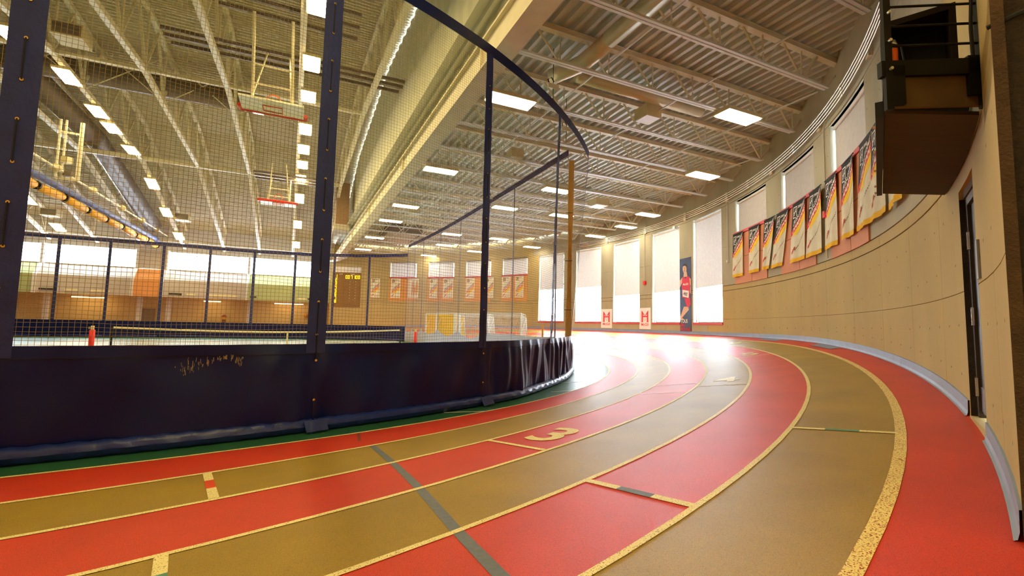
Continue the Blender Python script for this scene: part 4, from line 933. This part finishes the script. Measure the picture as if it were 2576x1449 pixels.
def cpt(l, z, off=0.0, path=PN, shift=True):
    l = min(max(l, 0), path.L); p = path.at(l)+path.n(l)*off
    if shift and path is PN and l > posts[4]:
        wz = min(max((z-SK)/(6.95-SK), 0), 1.1); p = p*(1-wz)+(rail(l)+path.n(l)*off)*wz
    return (p[0], p[1], z)
def fold(l, z, k, amp):
    h = 1-z/SK
    a = .034*math.sin(l*2.1+1.7*h+k)+.022*math.sin(l*4.3-2.6*h+2*k)+.013*math.sin(l*8.1+4.5*h)+.012*max(0, math.sin(l*3.1+h*4.0+k))**3
    a += .016*math.sin((l*3.2+z*5.2)+k)*h
    if amp > 1: a += (amp-1)*(.030*math.sin(l*12)+.014*math.sin(l*25+z*.5))
    return a*smooth(h*4+.15)
def ribbon(path, l0, l1, z0, z1, off, nl, nz, fn=None, shift=True):
    rows = []
    for j in range(nz+1):
        z = z0+(z1-z0)*j/nz
        rows.append([cpt(l0+(l1-l0)*i/nl, z, off+(fn(l0+(l1-l0)*i/nl, z) if fn else 0), path, shift) for i in range(nl+1)])
    return MB().grid(rows)
def net_mesh(path, l0, l1, z0, z1, cell, t, off=0.0, sag=None, seg=8):
    mb = MB(); n = max(2, int((l1-l0)/cell)); ls = [l0+(l1-l0)*i/n for i in range(n+1)]
    lz0 = (lambda l: z0) if not callable(z0) else z0
    for l in ls:
        a = np.array(cpt(l, lz0(l), off, path)); b = np.array(cpt(l, z1, off, path)); tn = path.n(l); tt = np.array([-tn[1], tn[0], 0])*t/2; nn = np.array([tn[0], tn[1], 0])*t/2
        mb.add([a-tt, a+nn, a+tt, b-tt, b+nn, b+tt], [(0, 1, 4, 3), (1, 2, 5, 4), (2, 0, 3, 5)])
    m = int((z1-min(lz0(l0), lz0(l1)))/cell); k = max(2, int((l1-l0)/.22)); zz0 = min(lz0(l0), lz0(l1))
    for j in range(m+1):
        z = zz0+cell*j
        if z > z1: break
        b = len(mb.v)
        for i in range(k+1):
            l = l0+(l1-l0)*i/k; wob = .006*math.sin(l*6+j*.7) + .006*math.sin(l*2.3+j*.21)
            p = np.array(cpt(l, z+wob, off, path)); nn = path.n(l)
            mb.v += [tuple(p-[0, 0, t/2]), tuple(p+np.array([nn[0], nn[1], 0])*t/2), tuple(p+[0, 0, t/2])]
        for i in range(k):
            q0 = b+i*3
            mb.f += [(q0, q0+3, q0+4, q0+1), (q0+1, q0+4, q0+5, q0+2), (q0+2, q0+5, q0+3, q0)]
    return mb
def sleeve(parent, path, l, wd, z0, z1, off, rope=True, m=m_navy2):
    parent = obj('sleeve', ribbon(path, l-wd/2, l+wd/2, z0, z1, off, 3, 40, lambda x, z: .004*math.sin(z*31+3*math.sin(z*3))), m, parent, True)
    if not rope: return
    z = z0+.25; k = 0
    while z < z1-.3:
        p = np.array(cpt(l, z, off, path)); n = path.n(l); nn = np.array([n[0], n[1], 0])
        gq = obj('grommet', MB().tube([p+nn*.002, p+nn*.014], .017, 8), m_brass, parent)
        if k % 2 == 0:
            p2 = np.array(cpt(l, min(z+.45, z1-.1), off, path)); obj('lacing_rope', MB().tube([p+nn*.02, p2+nn*.02], .007, 5), m_rope, parent)
        z += .45 if k % 2 == 0 else .42; k += 1
pl_ = ['beyond the left edge', 'at the left edge', 'left of the middle sleeve, with pale scuffs', 'between the two tall navy sleeves in the middle', 'pleated, before the soccer goals', 'at the free end by the track']
for i in range(len(posts)-1):
    l0, l1 = posts[i], posts[i+1]; narrow = i >= 3
    wl0 = [.3, .3, .28, .25, .2, .16, .1]
    o = thing('divider_curtain', 'track-side navy curtain panel, '+pl_[i], 'curtain', cpt((l0+l1)/2, 0), 'curtain panels along the track')
    amp = 1.0 if i < 4 else (1.7 if i == 4 else 2.2)
    obj('skirt', ribbon(PN, l0-.02, l1+.02, .1, SK, 0, 90, 22, lambda l, z: fold(l, z, i*1.3, amp)*smooth(min(l-l0-.03, l1-.03-l)/.16)), m_navy, o, True)
    obj('hem_band', ribbon(PN, l0+.005, l1-.005, SK-.13, SK, .008, 60, 2, lambda l, z: fold(l, z, i*1.3, amp)*smooth(min(l-l0-.03, l1-.03-l)/.16)), m_navy, o, True)
    obj('hem_stitch', ribbon(PN, l0+.005, l1-.005, SK-.134, SK-.128, .011, 60, 1, lambda l, z: fold(l, z, i*1.3, amp)*smooth(min(l-l0-.03, l1-.03-l)/.16)), m_rope, o, True)
    # weighted roll at the floor
    rows = []
    for j in range(13):
        th = 2*math.pi*j/12
        rows.append([cpt(l0+.01+(l1-l0-.02)*k/60,   .082+(.09+.006*math.sin(k*1.3+j))*math.sin(th), -.0+(.085+.007*math.sin(k*.9+2*j))*math.cos(th)+.03) for k in range(61)])
    obj('weighted_roll', MB().grid(rows[::-1]), m_roll, o, True)
    obj('net', net_mesh(PN, l0+.05, l1-.02, SK, TOPZ-.02, .048, .004), m_net, o, kind='stuff')
    obj('top_band', ribbon(PN, l0, l1, TOPZ-.02, TOPZ+.2, .006, 40, 3), m_navy, o, True)
    sleeve(o, PN, l1-.002, wl0[i+1], SK-.12, TOPZ, .014, i < 5)
    # flap over the joint at the roll
    if i < 4:
        p = np.array(cpt(l1, .09, .13)); n = PN.n(l1); t = np.array([-n[1], n[0]])
        obj('roll_flap', MB().slab([cpt(l1-.14, .16, .125), cpt(l1+.14, .17, .125), cpt(l1+.16, .03, .2), cpt(l1-.12, .02, .2)], (n[0]*.008, n[1]*.008, .008)), m_roll, o)
        for z in (.42, .95): obj('grommet', MB().tube([np.array(cpt(l1, z, .03)), np.array(cpt(l1, z, .045))], .017, 8), m_brass, o)
        obj('lacing_rope', MB().tube([np.array(cpt(l1, .2, .05)), np.array(cpt(l1, .5, .035))], .007, 5), m_rope, o); obj('lacing_rope', MB().tube([np.array(cpt(l1, .95, .035)), np.array(cpt(l1, 1.3, .035))], .007, 5), m_rope, o)
    if i == 2-0:
        mb = MB()
        for k in range(70):
            l = l0+(l1-l0)*(.48+.24*rng.random()**.8); z = 1.0-.2*rng.random()*abs(math.sin(l*3)); h = .012+.05*rng.random(); dx = .006*rng.normal(); ww = .0015+.0025*rng.random()
            mb.add([cpt(l-ww, z, .02), cpt(l+ww, z, .02), cpt(l+dx+ww, z+h, .02), cpt(l+dx-ww, z+h, .02)], [(0, 1, 2, 3)])
    if i == 2: obj('scuff_marks', mb, mat('pale scuffs', (150, 138, 110), .8), o, kind='stuff')
# gathered net at the free end
gb = thing('net_bundle', 'gathered tan netting hanging at the free end of the curtains', 'net', (1.84, 14.9, 1.0))
rows = []
for j in range(25):
    z = .95+(7.0-.95)*j/24; wd = .16+.03*math.sin(z*1.3); rows.append([(1.84+.06*(z/7)-wd/2+wd*i/24+.006*math.sin(z*3+i), 14.75+.05*math.sin(i*2.1+.3*z), z) for i in range(25)])
obj('folds', MB().grid(rows), m_netf, gb, True)
for z in (2.0, 3.6, 5.2): obj('tie', MB().tube([(1.72, 14.7, z), (1.95, 14.7, z)], .012, 5), m_redpad if z < 2 else m_rope, gb)
# divider along the end of the courts
PE = Path([W(12.55, -10.3)[:2], W(12.5, -3)[:2], W(12.3, 5)[:2], W(11.75, 12.35)[:2]])
ev = [-10.2, -9.45, -5.86, -2.6, 1.18, 4.87, 8.5, 10.6, 12.3]; el = [PE.near(W(12.4, v)[:2]) for v in ev]
for i in range(len(el)-1):
    l0, l1 = el[i], el[i+1]
    o = thing('divider_curtain', 'navy net curtain panel across the court end, %s from the track' % ORD[i], 'curtain', cpt((l0+l1)/2, 0, 0, PE), 'curtain panels across the court end')
    dep = .38 if i >= 3 else .06
    sg = lambda l: 1.1-dep*math.sin(math.pi*min(max((l-l0)/(l1-l0), 0), 1))
    rows = []
    for j in range(9):
        rows.append([cpt(l0+(l1-l0)*k/40, .03+(sg(l0+(l1-l0)*k/40)-.03)*j/8, .03*math.sin(k*.9+.4*math.sin(j))+.05*math.sin(k*.33)*(j/8), PE) for k in range(41)])
    obj('skirt', MB().grid(rows), m_skirt2, o, True)
    obj('net', net_mesh(PE, l0, l1, 1.12-dep, 7.3, .048, .0034, 0), m_netg if i > 1 else m_net, o, kind='stuff')
    obj('top_band', ribbon(PE, l0, l1, 7.3, 7.52, 0, 12, 1), m_navy, o)
    obj('sleeve', ribbon(PE, l1-.05, l1+.05, .9, 7.4, .01, 1, 6), m_navy2, o)
# divider along the far side
def far_v(u): return 17.0 if u < 0 else math.sqrt(17.05**2-u*u)
PF = Path([W(u, far_v(u))[:2] for u in (11.75, 11, 10, 9, 8, 6, 4, 2, 0, -4, -12, -20, -30)])
fu = [11.75, 9.13, 6.6, 3.75, .84, -2.05, -4.98, -7.85, -10.55, -13.5, -16.5, -19.5]; flx = [PF.near(W(u, far_v(u))[:2]) for u in fu]
for i in range(len(flx)-1):
    l0, l1 = flx[i], flx[i+1]
    o = thing('divider_curtain', 'blue net curtain panel along the far track, %s from the corner' % ORD[i], 'curtain', cpt((l0+l1)/2, 0, 0, PF), 'curtain panels along the far track')
    obj('skirt', ribbon(PF, l0, l1, .12, 1.14, 0, 30, 6, lambda l, z: .02*math.sin(l*3+z*3)), m_navy, o, True)
    obj('weighted_roll', MB().tube([cpt(l0+(l1-l0)*k/6, .09, .02, PF) for k in range(7)], .09, 8), m_roll, o, True)
    obj('net', net_mesh(PF, l0, l1, 1.14, 6.75, .1, .004, 0), m_netg, o, kind='stuff')
    obj('top_band', ribbon(PF, l0, l1, 6.6, 6.85, 0, 12, 1), m_navy2, o)
    obj('sleeve', ribbon(PF, l1-.09, l1+.09, 1.0, 6.7, .01, 1, 8), m_navy2, o)
# curtain trolleys on the joists
for u, v, lab in ((10.0, -13.6, 'winch hook bracket where the curtain hangs, above the big light'), (11.6, -11.6, 'winch hook bracket at the free end of the curtain'), (12.4, -3.4, 'winch hook bracket on the end curtain')):
    o = thing('curtain_winch', lab, 'bracket', W(u, v, 7.4)); obj('plate', MB().box(W(u, v, 7.5), (.3, .05, .12), ((UB[0], UB[1], 0), (VB[0], VB[1], 0), (0, 0, 1))), m_steel, o); obj('hook', MB().tube([W(u-.1, v, 7.5), W(u-.15, v, 7.65), W(u-.05, v, 7.72), W(u+.02, v, 7.62)], .015, 5), m_black, o); obj('cable', MB().tube([W(u, v, 7.1), W(u, v, 8.5)], .008, 4), m_rope, o)
# ================================================================== COURT THINGS
NP0 = np.array(W(-1.99, -1.22, 0)); NP1 = np.array(W(9.4, 1.8, 0))
tn = thing('tennis_net', 'low tennis net with cream tape strung across the court', 'net', tuple(NP0))
for p in (NP0, NP1): obj('post', MB().tube([p, p+[0, 0, 1.1]], .035, 8), m_black, tn)
nt_ = lambda t, z: NP0+(NP1-NP0)*t+np.array([0, 0, z-.14*math.sin(math.pi*t)])
mb = MB()
for j in range(14): mb.tube([nt_(t, .1+.07*j) for t in np.linspace(0, 1, 9)], .0035, 3, False)
for t in np.linspace(0, 1, 150): mb.tube([nt_(t, .1), nt_(t, 1.02)], .0035, 3, False)
obj('mesh', mb, m_blacknet, tn, kind='stuff')
mb = MB(); mb.grid([[nt_(t, 1.0) for t in np.linspace(0, 1, 20)], [nt_(t, 1.08) for t in np.linspace(0, 1, 20)]]); obj('tape', mb, m_tape, tn)
c_ = nt_(.52, 0); obj('center_strap', MB().box(nt_(.52, .5+.13), (.07, .02, .88)), m_tape, tn)
for px, t, lab in (((240, 880), 0, 'red padded post left of the tennis net'), ((1027, 865), 1, 'red padded post right of the tennis net')):
    p = (NP0+(NP0-NP1)/np.linalg.norm(NP1-NP0)*.55) if t == 0 else (NP1+(NP1-NP0)/np.linalg.norm(NP1-NP0)*.9)
    o = thing('padded_post', lab, 'post', tuple(p)); obj('pad', MB().tube([p+[0, 0, .02], p+[0, 0, .95]], .085, 10), m_redpad, o, True); obj('pole', MB().tube([p+[0, 0, .9], p+[0, 0, 1.1]], .05, 8), m_house, o, True); obj('winch', MB().box(p+[-.08, 0, 1.02], (.1, .06, .08)), m_chrome, o)
o = thing('yellow_pole', 'slim yellow pole standing behind the end curtain', 'pole', (1.35, 19.5, 0)); obj('shaft', MB().tube([(1.35, 19.5, 0), (1.35, 19.5, 1.48)], .04, 8), m_yellow, o, True); obj('base', MB().tube([(1.35, 19.5, 0), (1.35, 19.5, .06)], .2, 12), m_black, o)
def goal(p, q_, depth, h, sheet, lab):
    p = np.array(p); q_ = np.array(q_); t = (q_-p)/np.linalg.norm(q_-p); n = np.array([-t[1], t[0], 0])*depth
    o = thing('goal', lab, 'goal', tuple(p)); Zh = np.array([0, 0, h])
    for a in (p, q_): obj('post', MB().bar(a, a+Zh, .09, .09), m_goalw, o)
    obj('crossbar', MB().bar(p+Zh, q_+Zh, .09, .09), m_goalw, o)
    for a in (p, q_):
        obj('side_frame', MB().tube([a+Zh, a+Zh*.97+n*.55, a+Zh*.86+n*.7, a+n], .03, 8), m_goalw, o, True); obj('side_frame', MB().tube([a, a+n], .03, 8), m_goalw, o); obj('stay', MB().tube([a+Zh*.45, a+Zh*.86+n*.68], .02, 6), m_goalw, o)
    obj('back_bar', MB().tube([p+n, q_+n], .03, 8), m_goalw, o)
    if sheet:
        obj('sheet', MB().add([p+n*.98, q_+n*.98, q_+Zh*.88+n*.66, p+Zh*.88+n*.66], [(0, 1, 2, 3)]).add([p+Zh*.97, q_+Zh*.97, q_+Zh*.88+n*.66, p+Zh*.88+n*.66], [(0, 1, 2, 3)]).add([p+n*.05, p+n*.98, p+Zh*.88+n*.66, p+Zh*.95+n*.05], [(0, 1, 2, 3)]), m_goaly, o)
    else:
        mb = MB()
        def webp(a, b, c, d, nu, nv):
            for i in range(nu+1):
                s_ = i/nu; mb.tube([a+(b-a)*s_, d+(c-d)*s_], .006, 3, False)
            for j in range(nv+1):
                s_ = j/nv; mb.tube([a+(d-a)*s_, b+(c-b)*s_], .006, 3, False)
        webp(p+n, q_+n, q_+Zh*.9+n*.65, p+Zh*.9+n*.65, 28, 18); webp(p, p+n, p+Zh*.9+n*.65, p+Zh, 9, 18); webp(q_, q_+n, q_+Zh*.9+n*.65, q_+Zh, 9, 18); webp(p+Zh, q_+Zh, q_+Zh*.9+n*.65, p+Zh*.9+n*.65, 28, 6)
        obj('netting', mb, m_goalw, o, kind='stuff')
    return o
goal(W(14.05, 1.6, 0), W(15.6, -.4, 0), .9, 2.1, False, 'white netted handball goal in front, right of the others')
goal(W(13.5, 5.2, 0), W(15.1, 3.2, 0), .9, 2.1, False, 'white netted handball goal behind the first one')
goal(W(13.1, 8.2, 0), W(14.4, 6.9, 0), 1.0, 2.15, True, 'goal backed with a yellow sheet, the nearer of two')
goal(W(12.9, 10.4, 0), W(14.1, 9.2, 0), 1.0, 2.15, True, 'goal backed with a yellow sheet, the farther of two')
